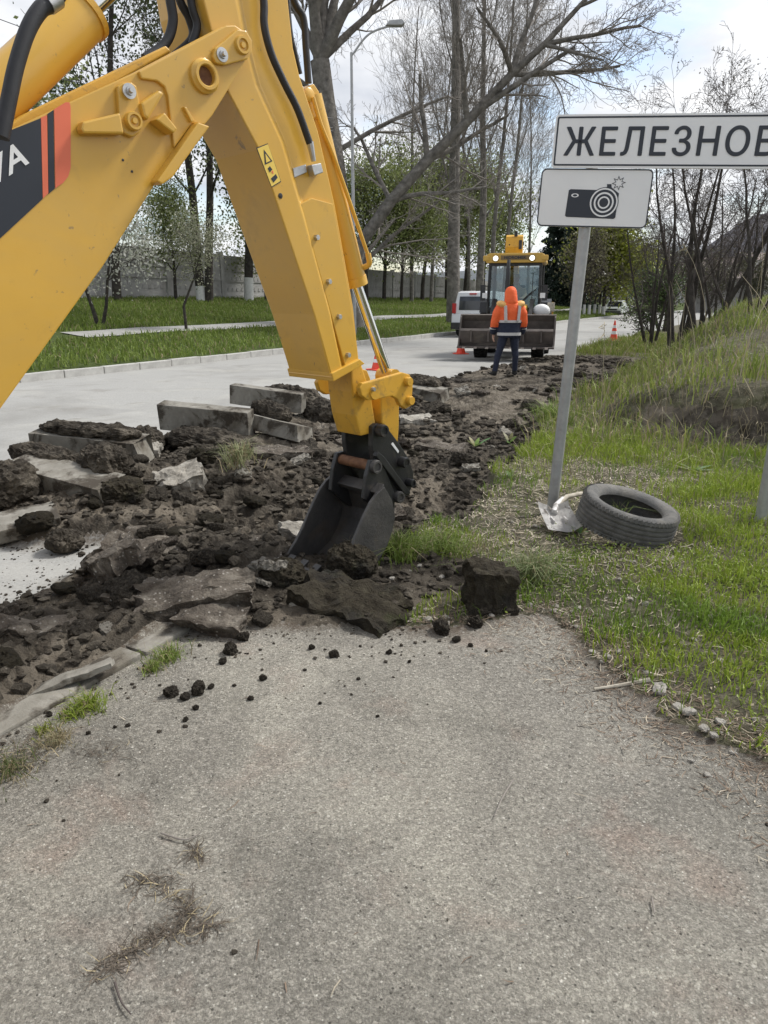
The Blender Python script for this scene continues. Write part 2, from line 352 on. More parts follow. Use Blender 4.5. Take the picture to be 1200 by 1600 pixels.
def from_bm(name, bm, mt, parent=None, smooth=False):
    me = bpy.data.meshes.new(name); bmesh.ops.recalc_face_normals(bm, faces=bm.faces); bm.to_mesh(me); bm.free()
    for q in (mt if isinstance(mt, (list, tuple)) else [mt]): me.materials.append(q)
    if smooth:
        for p in me.polygons: p.use_smooth = True
    if smooth or any(p.use_smooth for p in me.polygons):
        try: me.set_sharp_from_angle(angle=math.radians(38))
        except Exception: pass
    return link(bpy.data.objects.new(name, me), parent)
def b_prism(bm, pts, w0, w1, axis='y', mi=0):
    """pts (u,z) polygon in the plane, extruded between w0 and w1 along axis"""
    f = {'y': lambda u, z, w: (u, w, z), 'x': lambda u, z, w: (w, u, z), 'z': lambda u, z, w: (u, z, w)}[axis]
    a = [bm.verts.new(f(u, z, w0)) for u, z in pts]; b = [bm.verts.new(f(u, z, w1)) for u, z in pts]
    fs = [bm.faces.new(a[::-1]), bm.faces.new(b)]
    k = len(pts)
    for i in range(k): fs.append(bm.faces.new((a[i], a[(i + 1) % k], b[(i + 1) % k], b[i])))
    for q in fs: q.material_index = mi
    return fs
def b_box(bm, lo, hi, mi=0): return b_prism(bm, [(lo[0], lo[2]), (hi[0], lo[2]), (hi[0], hi[2]), (lo[0], hi[2])], lo[1], hi[1], 'y', mi)
def b_tube(bm, pts, r, k=8, mi=0, caps=True):
    pts = [Vector(p) for p in pts]; rs = r if isinstance(r, (list, tuple)) else [r] * len(pts)
    rings = []; up = None
    for i, p in enumerate(pts):
        t = (pts[min(i + 1, len(pts) - 1)] - pts[max(i - 1, 0)]).normalized()
        if up is None: up = t.orthogonal().normalized()
        up = (up - t * up.dot(t)); up = up.normalized() if up.length > 1e-6 else t.orthogonal().normalized()
        s_ = t.cross(up)
        rings.append([bm.verts.new(p + (up * math.cos(2 * math.pi * j / k) + s_ * math.sin(2 * math.pi * j / k)) * rs[i]) for j in range(k)])
    for a, b in zip(rings, rings[1:]):
        for j in range(k):
            q = bm.faces.new((a[j], a[(j + 1) % k], b[(j + 1) % k], b[j])); q.material_index = mi; q.smooth = True
    if caps:
        for rg in (rings[0][::-1], rings[-1]): bm.faces.new(rg).material_index = mi
def b_lathe(bm, prof, k=24, c=(0, 0, 0), axis='z', mi=0):
    """prof: list of (r, h); spun about axis through c"""
    rings = []
    for r, h_ in prof:
        rg = []
        for j in range(k):
            a = 2 * math.pi * j / k; x, y = r * math.cos(a), r * math.sin(a)
            v = {'z': (x, y, h_), 'y': (x, h_, y), 'x': (h_, x, y)}[axis]
            rg.append(bm.verts.new((c[0] + v[0], c[1] + v[1], c[2] + v[2])))
        rings.append(rg)
    for a, b in zip(rings, rings[1:]):
        for j in range(k):
            q = bm.faces.new((a[j], a[(j + 1) % k], b[(j + 1) % k], b[j])); q.material_index = mi; q.smooth = True
    return rings
def bevel(bm, w, seg=2):
    bmesh.ops.remove_doubles(bm, verts=bm.verts, dist=1e-5)
    es = [e for e in bm.edges if len(e.link_faces) == 2 and e.calc_face_angle(0) > .5]
    bmesh.ops.bevel(bm, geom=es, offset=w, segments=seg, affect='EDGES', profile=.6, clamp_overlap=True)
def copy_tree(o, parent=None):
    c = o.copy(); COL.objects.link(c)
    if parent: c.parent = parent
    for ch in list(o.children): copy_tree(ch, c)
    return c
def spline(pts, n=10):
    """Catmull-Rom through pts"""
    P = [Vector(p) for p in pts]; P = [P[0] * 2 - P[1]] + P + [P[-1] * 2 - P[-2]]; out = []
    for i in range(1, len(P) - 2):
        for j in range(n):
            t = j / n; a, b, c, d = P[i - 1:i + 3]
            out.append(.5 * ((2 * b) + (c - a) * t + (2 * a - 5 * b + 4 * c - d) * t * t + (3 * b - a - 3 * c + d) * t ** 3))
    out.append(P[-2]); return out
def text_mesh(body, size=1.0, offset=0.0, extrude=.0, space=1.0):
    cu = bpy.data.curves.new('lettering', 'FONT'); cu.body = body; cu.size = size; cu.offset = offset; cu.extrude = extrude; cu.space_character = space; cu.resolution_u = 4
    o = bpy.data.objects.new('lettering', cu); COL.objects.link(o); bpy.context.view_layer.update()
    me = bpy.data.meshes.new_from_object(o.evaluated_get(bpy.context.evaluated_depsgraph_get())); me.name = 'lettering'
    bpy.data.objects.remove(o); bpy.data.curves.remove(cu); me.materials.clear(); return me

# ================================================================ THE SETTING
# ---- one graded grid, aligned with the road, cut into the pieces of the ground
def axis_pts(segs):
    out = []
    for a, b, st in segs: out += list(np.arange(a, b - 1e-6, st))
    return np.array(out + [segs[-1][1]])
s_ax = axis_pts([(-40, -6, 4), (-6, 0, 1), (0, 0.8, .2), (.8, 7.2, .022), (7.2, 11, .04), (11, 21, .08), (21, 40, .4), (40, 100, 2), (100, 300, 20), (300, 700, 100)])
n_ax = axis_pts([(-140, -40, 20), (-40, -28, 2), (-28, N_L, .4), (N_L, N_L + .4, .2), (N_L + .4, -6.4, .4), (-6.4, N_R, .0575), (N_R, 1.6, .024), (1.6, 3.6, .05), (3.6, 10, .3), (10, 40, 2), (40, 240, 20)])
Sg, Ng = np.meshgrid(s_ax, n_ax, indexing='ij')
Xg, Yg = xy(Sg, Ng)
Zg = height(Xg, Yg)
Zg = Zg - .6 * sstep(90, 300, Sg)
ni, nj = Sg.shape
idx = np.arange(ni * nj).reshape(ni, nj)
Fq = np.stack([idx[:-1, :-1], idx[1:, :-1], idx[1:, 1:], idx[:-1, 1:]], -1).reshape(-1, 4)[:, ::-1]
sc_ = ((Sg[:-1, :-1] + Sg[1:, 1:]) / 2).ravel(); nc_ = ((Ng[:-1, :-1] + Ng[1:, 1:]) / 2).ravel()
Zc = zone(sc_, nc_)
Zc = np.where((Zc == 0) & (nc_ < -28.2), 5, Zc); Zc = np.where((Zc == 4) & ((nc_ > 9) | (sc_ > 60)), 5, Zc)
def blur(A, k):
    for _ in range(k):
        B = np.pad(A, 1, mode='edge'); A = (B[:-2, 1:-1] + B[2:, 1:-1] + B[1:-1, :-2] + B[1:-1, 2:] + 2 * A) / 6
    return A
zv = zone(Sg, Ng); zp = np.pad(zv, 1, mode='edge')
bmask = ((zp[:-2, 1:-1] != zv) | (zp[2:, 1:-1] != zv) | (zp[1:-1, :-2] != zv) | (zp[1:-1, 2:] != zv)).astype(float) * ((Sg < 21) & (Ng > -5.6) & (Ng < 6))
Zg = Zg + (blur(Zg, 8) - Zg) * np.clip(blur(bmask, 5) * 3.2, 0, 1)
Vg = np.stack([Xg, Yg, Zg], -1).reshape(-1, 3)
dirt_v = np.clip(blur(np.isin(zv, (2, 4, 6)).astype(float) * (Ng > -5.4), 26) * 2.2 + .9 * fbm(Sg * 6, Ng * 6, 3, 95) * (blur(np.isin(zv, (2, 4, 6)).astype(float), 40) > .02) - .15, 0, 1).reshape(-1)
for zi, nm, mt, sm in ((7, 'scarp', SOIL, False), (0, 'lawn', LAWNM, True), (1, 'road', ROADM, True), (2, 'dug_earth', SOIL, False), (6, 'cleared_bed', BED, False), (3, 'pavement', ASPH, True), (4, 'verge', VERGE, True), (5, 'ground', OUTM, True)):
    fs = Fq[Zc == zi]; u, inv = np.unique(fs, return_inverse=True)
    tag(mesh_np(nm, Vg[u], inv.reshape(-1, 4), mt, smooth=sm, col=np.repeat(dirt_v[u][:, None], 3, 1) if zi in (1, 3) else None), kind='structure')

# ---- footpath across the lawn
V, F = [], []
for i, s0 in enumerate(np.arange(14, 110, 1.0)):
    for dn in (-.55, .55):
        n0 = -17 + dn + .25 * math.sin(s0 * .13)
        x, y = xy(s0, n0); V.append((x, y, hz(x, y) + .03))
    if i: F.append((2 * i - 2, 2 * i - 1, 2 * i + 1, 2 * i))
tag(mesh_np('footpath', V, F, ROADM), kind='structure')

# ---- hills
def hill(name, prof, Y, depth, seed, mt):
    V, F = [], []; K = 12
    pts = [atY(px, py, Y) for px, py in prof]
    dense = [pts[i].lerp(pts[i + 1], j / 6) for i in range(len(pts) - 1) for j in range(6)] + [pts[-1]]
    for i, p in enumerate(dense):
        hgt = p.z
        for j in range(K + 1):
            t = j / K; yy = p.y - depth * (1 - t)
            zz_ = -3 + (hgt + 3) * (t ** 1.2) * (1 if t < 1 else 1)
            r_ = 1 + .06 * mnoise.noise(Vector((i * .35 + seed, j * .5, 0))) * (t > 0)
            V.append((p.x * yy / p.y * 1.0, yy, zz_ * r_ if zz_ > 0 else zz_))
    n2 = K + 1
    for i in range(len(dense) - 1):
        for j in range(K): F.append((i * n2 + j, (i + 1) * n2 + j, (i + 1) * n2 + j + 1, i * n2 + j + 1))
    # back slope
    for i, p in enumerate(dense): V.append((p.x, p.y + depth, -3))
    o_ = len(dense) * n2
    for i in range(len(dense) - 1): F.append((i * n2 + K, (i + 1) * n2 + K, o_ + i + 1, o_ + i))
    return tag(mesh_np(name, V, F, mt, smooth=True), kind='structure')
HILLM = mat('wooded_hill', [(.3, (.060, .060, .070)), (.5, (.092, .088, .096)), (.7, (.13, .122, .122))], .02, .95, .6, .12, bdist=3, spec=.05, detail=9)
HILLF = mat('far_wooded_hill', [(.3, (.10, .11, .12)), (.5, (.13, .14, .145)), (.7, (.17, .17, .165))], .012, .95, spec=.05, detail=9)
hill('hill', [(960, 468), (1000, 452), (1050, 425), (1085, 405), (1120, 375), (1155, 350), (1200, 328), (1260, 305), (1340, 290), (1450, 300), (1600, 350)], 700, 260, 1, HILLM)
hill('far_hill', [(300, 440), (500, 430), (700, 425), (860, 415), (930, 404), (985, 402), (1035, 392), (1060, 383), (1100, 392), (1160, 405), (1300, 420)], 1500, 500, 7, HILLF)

# ---- kerb between road and lawn, stone by stone
kb = empty('kerb', (*xy(20, N_L), 0)); tag(kb, kind='structure')
bm = bmesh.new(); b_box(bm, (-.49, -.075, -.15), (.49, .075, .15)); bevel(bm, .012, 2)
st0 = from_bm('kerbstone', bm, KERBL, kb)
ks = np.arange(3.5, 90, 1.0)
for i, s0 in enumerate(ks):
    o = st0 if i == 0 else link(st0.copy(), kb)
    x, y = xy(s0, N_L - .05); o.location = Vector((x, y, .0 + random.uniform(-.008, .008))) - kb.location
    o.rotation_euler = (random.uniform(-.03, .03), random.uniform(-.008, .008), math.pi / 2 - RA + random.uniform(-.006, .006))
# flush kerb beside the pavement
kf = empty('flush_kerb', (*xy(1.5, N_K), 0)); tag(kf, kind='structure')
for i, (s0, ln) in enumerate(((.55, .98), (1.55, .98), (2.47, .82))):
    bm = bmesh.new(); b_box(bm, (-ln / 2, -.065, -.2), (ln / 2, .065, .02)); bevel(bm, .01, 2)
    o = from_bm('kerbstone', bm, CONC, kf); x, y = xy(s0, N_K - .065)
    o.location = Vector((x, y, .004 * i - .002)) - kf.location; o.rotation_euler = (0.02, -.006 * i, math.pi / 2 - RA + .008 * (i - 1))

# ================================================================ THE BACKHOE ARM OF THE NEAR MACHINE
TH = math.radians(45); P0 = Vector((-.22, 4.02, 0))
AD = Vector((math.cos(TH), math.sin(TH), 0)); AN = Vector((math.sin(TH), -math.cos(TH), 0))   # along the arm; towards its near side
def ap(px, py, off=0.0):
    """pixel -> (u, z) in the arm's own vertical plane, `off` metres towards its near side"""
    r = ray(px, py); p0 = P0 + AN * off
    t = (AN.dot(p0 - CAMP)) / AN.dot(r); q = CAMP + r * t
    return ((q - P0).dot(AD), q.z)
def apz(pts, off, o=(0, 0), k=1.0): return [ap(o[0] + x / k, o[1] + y / k, off) for x, y in pts]
C1 = ((0, 0), 2.857); C2 = ((300, 0), 3.3333); C3 = ((380, 380), 2.963)
arm = empty('backhoe', (P0.x, P0.y, 0), TH)
tag(arm, 'yellow backhoe digging arm with its black bucket pushed into the dug soil', 'backhoe')
def aprism(name, pts, off, th, mt, parent=arm, bev=.004, both=False):
    bm = bmesh.new(); b_prism(bm, pts, -off, -off + th)
    if both: b_prism(bm, pts, off, off - th)
    if bev: bevel(bm, bev, 2)
    return from_bm(name, bm, mt, parent)
def adisc(name, c, r, off, th, mt, parent=arm, k=20, prof=None):
    bm = bmesh.new(); pr = prof or [(0, -th), (r * .86, -th), (r, -th * .75), (r, 0)]
    b_lathe(bm, pr, k, (c[0], -off, c[1]), 'y'); return from_bm(name, bm, mt, parent)
def atube(name, pts3, r, mt, parent=arm, k=10):
    bm = bmesh.new(); b_tube(bm, pts3, r, k); return from_bm(name, bm, mt, parent)
def p3(px, py, off): u, z = ap(px, py, off); return Vector((u, -off, z))

# boom: box body with two fork plates at the knuckle
BO = .215
left_u, left_t = ap(0, 208, BO); lz = ap(0, 640, BO)
bout = [(0, 210), (105, 161), (210, 113), (345, 42), (362, 39), (377, 50), (386, 70), (384, 94), (329, 182), (241, 290), (161, 416), (0, 640)]
bpts = [ap(*q, BO) for q in bout] + [(lz[0] - .35, .70), (lz[0] - .75, .55), (lz[0] - .95, .62), (lz[0] - 1.0, .80), (lz[0] - .85, 1.05), (left_u - .5, 1.82)]
body = [ap(*q, BO) for q in [(0, 210), (105, 161), (210, 113), (241, 290), (161, 416), (0, 640)]] + bpts[12:]
bm = bmesh.new(); b_prism(bm, bpts, -BO, -BO + .04); b_prism(bm, bpts, BO, BO - .04)
ins = []
cx = sum(p[0] for p in body) / len(body); cz = sum(p[1] for p in body) / len(body)
ins = [(cx + (p[0] - cx) * .97, cz + (p[1] - cz) * .97) for p in body]
b_prism(bm, ins, -BO + .04, BO - .04)
bevel(bm, .005, 2)
boom = from_bm('boom', bm, YEL, arm)
aprism('top_rail', [ap(*q, 0) for q in [(-40, 226), (20, 186), (228, 86), (236, 94), (30, 212), (-30, 245)]], .16, .32, YELD, boom, .006)
aprism('knuckle_plate', apz([(612, 322), (1000, 117), (1040, 116), (1085, 145), (1102, 200), (1094, 268), (940, 518), (905, 560), (850, 552), (770, 662), (757, 560), (742, 430), (728, 390), (695, 365), (625, 355)], BO, *C1), BO + .014, .016, YEL, boom, .005)
aprism('flange', apz([(668, 815), (850, 556), (902, 574), (738, 798), (690, 832)], BO, *C1), BO + .06, .06, YEL, boom, .006)
aprism('gusset', apz([(803, 482), (815, 484), (852, 545), (838, 552)], BO, *C1), BO + .03, .03, YEL, boom, .003)
aprism('pin_retainer', apz([(932, 262), (940, 222), (975, 196), (1040, 140), (1078, 145), (1104, 190), (1104, 240), (1085, 272), (985, 298), (945, 290)], BO, *C1), BO + .034, .022, YEL, boom, .005)
aprism('lock_plate', apz([(514, 390), (535, 374), (575, 372), (598, 390), (612, 470), (628, 560), (612, 598), (580, 616), (545, 600), (522, 560)], BO, *C1), BO + .022, .024, YEL, boom, .005)
aprism('stop_bar', apz([(338, 585), (345, 552), (512, 512), (530, 606), (350, 604)], BO, *C1), BO + .045, .045, YEL, boom, .012)
aprism('stop_wedge', apz([(606, 468), (688, 410), (712, 424), (640, 545), (620, 528)], BO, *C1), BO + .04, .04, YEL, boom, .010)
aprism('stop_block', apz([(662, 545), (700, 514), (757, 585), (742, 606), (700, 575)], BO, *C1), BO + .06, .06, YEL, boom, .006)
for (x, y), r in (((1058, 212), .034), ((577, 548), .032)):
    c = ap(x / 2.857, y / 2.857, BO)
    adisc('pin', c, r, BO + .03, .02, YEL, boom, prof=[(0, -.018), (r * .30, -.018), (r * .36, -.010), (r * .62, -.010), (r * .68, -.018), (r * .92, -.018), (r, -.012), (r, .01)])
for (x, y) in ((970, 253), (557, 415)):
    c = ap(x / 2.857, y / 2.857, BO)
    adisc('bolt', c, .026, BO + .034, .02, STEEL, boom, prof=[(0, -.024), (.008, -.024), (.010, -.012), (.014, -.012), (.015, -.004), (.026, -.004), (.026, .004)])
c = ap(315, 121, BO)
adisc('hub_ring', c, .05, BO + .014, .03, YEL, boom, 28, prof=[(.036, .03), (.036, -.026), (.040, -.030), (.050, -.030), (.054, -.020), (.062, -.014), (.062, .004)])
adisc('hub_bore', c, .036, BO + .014, .0, RUST, boom, 24, prof=[(0, -.004), (.0362, -.004)])
for q in ((192, 250), (206, 268)): adisc('screw_hole', ap(*q, BO), .005, BO, .002, BLACK, boom, 8)
# decal band with the model lettering
DO = BO + .003
for pts, mt, nm in (([(-30, 222), (63, 185), (66, 311), (-30, 400)], DECALK, 'decal_field'), ([(63.5, 184), (73, 180), (75, 302), (66.5, 310)], DECALO, 'decal_stripe'),
                    ([(74, 178), (83, 172), (85, 295), (75.5, 303)], DECALK, 'decal_stripe'), ([(84, 171), (102, 160), (108, 160), (110, 168), (110, 262), (106, 276), (98, 286), (86, 294)], DECALO, 'decal_field')):
    aprism(nm, [ap(*q, BO) for q in pts], DO, .003, mt, boom, 0)
me = text_mesh('7A', 1.0, .018); me.materials.append(WHITEP)
o0, ox, oy = ap(-9, 288, BO), ap(45, 254, BO), ap(-21, 250, BO)
xs = [v.co.x for v in me.vertices]; ys = [v.co.y for v in me.vertices]; x1, y1 = max(xs), max(ys)
for v in me.vertices:
    a, b = v.co.x / x1, v.co.y / y1
    v.co = (o0[0] + (ox[0] - o0[0]) * a + (oy[0] - o0[0]) * b, -DO - .002, o0[1] + (ox[1] - o0[1]) * a + (oy[1] - o0[1]) * b)
link(bpy.data.objects.new('lettering', me), boom)

# dipper: lofted box with a folded side
Lp = [(300, -120), (318, 0), (338, 75), (357, 144), (405, 234), (444, 351), (491, 491), (518, 589)]
Rp = [(438, -120), (450, 0), (458, 75), (468, 118), (497, 205), (523, 318), (552, 480), (562, 569)]
DW = .172
sec = [(0, DW), (.34, DW), (.46, DW - .03), (1, DW - .03)]
bm = bmesh.new(); rings = []
for l, r in zip(Lp, Rp):
    a, b = ap(*l, DW), ap(*r, DW - .03)
    ring = [(a[0] + (b[0] - a[0]) * t, -w, a[1] + (b[1] - a[1]) * t) for t, w in sec]
    ring += [(x, -y, z) for x, y, z in reversed(ring)]
    rings.append([bm.verts.new(q) for q in ring])
for a, b in zip(rings, rings[1:]):
    for j in range(8): bm.faces.new((a[j], a[(j + 1) % 8], b[(j + 1) % 8], b[j]))
bm.faces.new(rings[0]); bm.faces.new(rings[-1][::-1]); bevel(bm, .006, 2)
dip = from_bm('dipper', bm, YEL, arm)
aprism('wear_plate', [ap(*q, DW) for q in [(472, 318), (490, 309), (523, 318), (552, 480), (563, 566), (542, 572)]], DW - .012, .02, YEL, dip, .004)
for q in ((496, 371), (515, 440), (531, 495), (545, 555)):
    adisc('bolt', ap(*q, DW), .014, DW - .012, .018, STEEL, dip, 6)
aprism('end_flange', [ap(*q, DW) for q in [(516, 583), (560, 561), (568, 568), (519, 596)]], DW + .012, 2 * DW + .024, YEL, dip, .004)
aprism('cylinder_bracket', [ap(*q, .03) for q in [(470, 140), (482, 133), (490, 145), (494, 180), (480, 190)]], .07, .14, YEL, dip, .006)
# warning label
lab = [ap(*q, DW) for q in [(400, 231), (418, 224), (439, 284), (424, 293)]]
lbl = aprism('warning_label', lab, DW + .002, .002, DECALK, dip, 0)
ic = [(lab[0][0] * .25 + lab[1][0] * .25 + lab[2][0] * .25 + lab[3][0] * .25), sum(p[1] for p in lab) / 4]
LABY = mat('label_yellow', [(1, (.78, .55, .10))], rough=.5)
aprism('label_field', [(ic[0] + (p[0] - ic[0]) * .93, ic[1] + (p[1] - ic[1]) * .96) for p in lab], DW + .003, .001, LABY, lbl, 0)
def lp(a, b):   # label coords 0..1 across, 0..1 down
    t = [lab[0][i] + (lab[1][i] - lab[0][i]) * a for i in (0, 1)]; q = [lab[3][i] + (lab[2][i] - lab[3][i]) * a for i in (0, 1)]
    return (t[0] + (q[0] - t[0]) * b, t[1] + (q[1] - t[1]) * b)
for pts, mt in (([(.15, .44), (.5, .10), (.85, .44)], DECALK), ([(.30, .41), (.5, .20), (.70, .41)], LABY), ([(.46, .25), (.54, .25), (.53, .38), (.47, .38)], DECALK),
                ([(.25, .55), (.5, .52), (.6, .62), (.3, .66)], DECALK), ([(.45, .66), (.62, .64), (.58, .72), (.5, .72)], DECALO), ([(.2, .80), (.75, .76), (.8, .86), (.3, .92)], DECALK)):
    off_ = DW + (.0040 if mt is not LABY else .0046)
    aprism('label_mark', [lp(*q) for q in pts], off_, .0008, mt, lbl, 0)
adisc('lightening_hole', ap(438, 306, DW), .012, DW, .002, BLACK, dip, 14)
# snout that carries the bucket
SO = .10
aprism('dipper_snout', apz([(500, 560), (548, 560), (590, 690), (612, 830), (590, 882), (545, 893), (520, 800), (505, 690)], SO, *C3), SO, .20, YELD, arm, .01)
adisc('pivot_boss', ap(380 + 590 / 2.963, 380 + 690 / 2.963, .16), .042, SO, .10, YELD, arm, 20)
adisc('grease_nipple', ap(380 + 597 / 2.963, 380 + 676 / 2.963, .2), .012, SO + .10, .02, STEEL, arm, 8)
# tipping links and lever
lk = apz([(540, 670), (552, 648), (590, 640), (738, 598), (772, 608), (787, 648), (780, 752), (752, 768), (728, 750), (716, 722), (690, 708), (625, 722), (580, 728), (550, 706)], .19, *C3)
aprism('tipping_link', lk, .19, .032, YELD, arm, .006); aprism('tipping_link', lk, -.158, .032, YELD, arm, .006)
for (x, y) in ((757, 640), (765, 728)):
    adisc('link_pin', ap(380 + x / 2.963, 380 + y / 2.963, .19), .026, .19, .03, YELD, arm, 16)
aprism('lever', apz([(634, 700), (724, 690), (722, 860), (716, 930), (690, 895), (642, 835)], .09, *C3), .09, .18, YELD, arm, .01)
# bucket cylinder on the back of the dipper
b0, b1 = p3(484, 150, 0.02), p3(557, 445, 0.02)
cyl = atube('bucket_cylinder', [b0, b0.lerp(b1, .97), b1], [.058, .058, .056], YEL, arm, 18)
r1 = p3(606, 588, .02)
atube('piston_rod', [b1, r1], .030, CHROME, cyl, 14)
atube('rod_gland', [b0.lerp(b1, .955), b0.lerp(b1, 1.004)], .063, YEL, cyl, 18)
atube('rod_eye', [r1 + Vector((0, -.06, 0)), r1 + Vector((0, .06, 0))], .045, YELD, cyl, 14)
atube('hydraulic_pipe', spline([p3(489, 152, .09), p3(502, 196, .09), p3(522, 246, .09), p3(553, 335, .09), p3(576, 402, .09)], 5), .010, YEL, cyl, 8)
atube('pipe_elbow', spline([p3(575, 396, .09), p3(577, 412, .09), p3(568, 418, .06), p3(560, 420, .03)], 4), .015, YEL, cyl, 8)
adisc('cylinder_pin', ap(483, 148, .08), .03, .075, .012, YEL, cyl, 18)
# dipper cylinder above the boom
d0, d1 = p3(-130, 270, 0), p3(132, 22, 0)
dc = atube('dipper_cylinder', [d0, d0.lerp(d1, .96), d1], [.092, .092, .09], YEL, arm, 24)
ax_ = (d1 - d0).normalized()
atube('rod_gland', [d1 - ax_ * .012, d1 + ax_ * .012], .098, YELD, dc, 24)
atube('piston_rod', [d1, d1 + ax_ * .9], .036, CHROME, dc, 14)
q = d0.lerp(d1, .86) + Vector((0, -.02, .07)); atube('port_fitting', [q, q + Vector((-.02, -.03, .08))], .022, YEL, dc, 10)
# hoses
def hose(px, r, off, mt=RUBBER): return atube('hose', spline([p3(x, y, off if not isinstance(off, list) else off[i]) for i, (x, y) in enumerate(px)], 8), r, mt, arm, 10)
hose([(402, -90), (412, 0), (413, 40), (424, 84), (444, 129), (465, 171), (484, 224)], .0165, DW + .005)
hose([(440, -80), (459, 0), (474, 28), (478, 75), (482, 130)], .0165, .06)
hose([(446, -40), (452, 44), (460, 82), (468, 116)], .015, -.02)
hose([(110, -40), (84, 2), (64, 14), (44, 46), (26, 100), (15, 150), (2, 215)], [.0255] * 49, .30)
hose([(258, -50), (266, 0), (270, 35), (258, 68), (226, 92)], .019, .10)
hose([(272, -50), (281, 0), (296, 30), (300, 60), (270, 90)], .017, .06)
hose([(292, -50), (300, 10), (308, 40), (300, 70)], .016, .12)
atube('hose_ferrule', [p3(74, 8, .30), p3(90, -3, .30)], .030, STEEL, arm, 10)
f0 = atube('hose_ferrule', [p3(484, 222, DW + .005), p3(487, 236, DW + .005), p3(490, 252, DW + .002)], [.017, .014, .011], STEEL, arm, 8)
aprism('pipe_clip', [ap(*q, DW) for q in [(462, 262), (482, 256), (484, 268), (464, 277)]], DW - .018, .014, STEEL, arm, .002)
aprism('pipe_union', [ap(*q, DW) for q in [(484, 258), (499, 255), (503, 270), (489, 275)]], DW + .012, .04, STEEL, arm, .004)
# coupler and bucket
def apk(pts, off): return apz(pts, off, *C3)
ear = apk([(598, 850), (618, 834), (650, 838), (676, 866), (725, 930), (768, 1000), (790, 1062), (788, 1115), (768, 1160), (735, 1192), (700, 1196), (655, 1110), (610, 1040), (598, 940)], .13)
aprism('coupler_plate', ear, .13, .035, BLACK, arm, .006); aprism('coupler_plate', ear, -.095, .035, BLACK, arm, .006)
aprism('coupler_strut', apk([(612, 985), (622, 962), (650, 985), (772, 1150), (768, 1168), (745, 1160)], .16), .165, .03, BLACK, arm, .006)
for (x, y), r, mt in (((645, 868), .036, BLACK), ((747, 1015), .032, BLACK), ((778, 1110), .024, BLACK), ((720, 1175), .036, BUCKM), ((612, 1035), .040, BUCKM)):
    cc = ap(380 + x / 2.963, 380 + y / 2.963, .16)
    adisc('coupler_pin', cc, r, .13, .05, mt, arm, 18, prof=[(0, -.042), (r * .55, -.042), (r * .6, -.05), (r * .9, -.05), (r, -.04), (r, .0)])
    if mt is BLACK: atube('cross_pin', [Vector((cc[0], -.13, cc[1])), Vector((cc[0], .13, cc[1]))], r * .7, BLACK, arm, 12)
cc = ap(380 + 612 / 2.963, 380 + 1035 / 2.963, .16)
atube('hinge_pin', [Vector((cc[0], -.15, cc[1])), Vector((cc[0], .15, cc[1]))], .030, RUST, arm, 14)
aprism('maker_tag', apk([(684, 930), (692, 922), (720, 962), (716, 972)], .13), .133, .003, WHITEP, arm, 0)
lug = apk([(560, 1185), (572, 1080), (592, 1005), (622, 996), (648, 1020), (705, 1165), (700, 1260), (640, 1260)], .155)
aprism('bucket_lug', lug, .155, .03, BLACK, arm, .005); aprism('bucket_lug', lug, -.125, .03, BLACK, arm, .005)
BKO = .225
rim = [(655, 1128), (622, 1158), (592, 1200), (562, 1262), (535, 1325), (508, 1392), (478, 1455), (440, 1520), (405, 1565)]
back = [(425, 1600), (500, 1570), (575, 1525), (632, 1465), (668, 1400), (692, 1330), (704, 1262), (690, 1190)]
sp = [ap(380 + x / 2.963, 380 + y / 2.963, BKO) for x, y in rim + back]
bk = aprism('bucket', sp, BKO, .02, BUCKM, arm, .004)
bm = bmesh.new(); b_prism(bm, sp, BKO, BKO - .02); bevel(bm, .004, 2); from_bm('side_plate', bm, BUCKM, bk)
# curved shell: strip along the back, with thickness
shell = sp[len(rim) - 1:] + [sp[0]]
cu_, cz_ = sum(p[0] for p in sp) / len(sp), sum(p[1] for p in sp) / len(sp)
inner = [(p[0] + (cu_ - p[0]) * .07, p[1] + (cz_ - p[1]) * .07) for p in shell]
bm = bmesh.new(); b_prism(bm, shell + inner[::-1], -BKO + .02, BKO - .02); from_bm('shell', bm, BUCKM, bk)
top_a, top_b = ap(380 + 655 / 2.963, 380 + 1128 / 2.963, BKO), ap(380 + 628 / 2.963, 380 + 1160 / 2.963, BKO)
bm = bmesh.new(); b_prism(bm, [(top_a[0] + .015, top_a[1] + .01), (top_a[0] + .03, top_a[1] - .05), (top_b[0] + .03, top_b[1] - .03), (top_b[0], top_b[1])], -BKO + .02, BKO - .02); bevel(bm, .004); from_bm('top_beam', bm, BUCKM, bk)
bm = bmesh.new(); t0 = sp[len(rim) - 1]
for w in (-.17, -.055, .055, .17): b_prism(bm, [(t0[0] + .06, t0[1] + .035), (t0[0] - .06, t0[1] - .03), (t0[0] + .03, t0[1] - .04)], w - .025, w + .025)
from_bm('cutting_edge', bm, BUCKM, bk)
# carrier of the arm, left of the picture: swing post, frame and stabilisers of the machine
ku = lz[0] - .85
bm = bmesh.new()
b_prism(bm, [(ku - .32, .35), (ku + .12, .42), (ku + .12, .82), (ku - .05, .95), (ku - .32, .95)], -.30, -.225); b_prism(bm, [(ku - .32, .35), (ku + .12, .42), (ku + .12, .82), (ku - .05, .95), (ku - .32, .95)], .225, .30)
b_box(bm, (ku - .45, -.30, .38), (ku - .25, .30, 1.0)); bevel(bm, .01); from_bm('swing_post', bm, YELD, arm)
bm = bmesh.new(); b_box(bm, (ku - .75, -1.05, .45), (ku - .45, 1.05, .62)); b_box(bm, (ku - .75, -1.05, .85), (ku - .45, 1.05, 1.0))
for w in (-1.05, .93): b_box(bm, (ku - .74, w, .62), (ku - .46, w + .12, .85))
bevel(bm, .01); from_bm('rear_frame', bm, BLACK, arm)
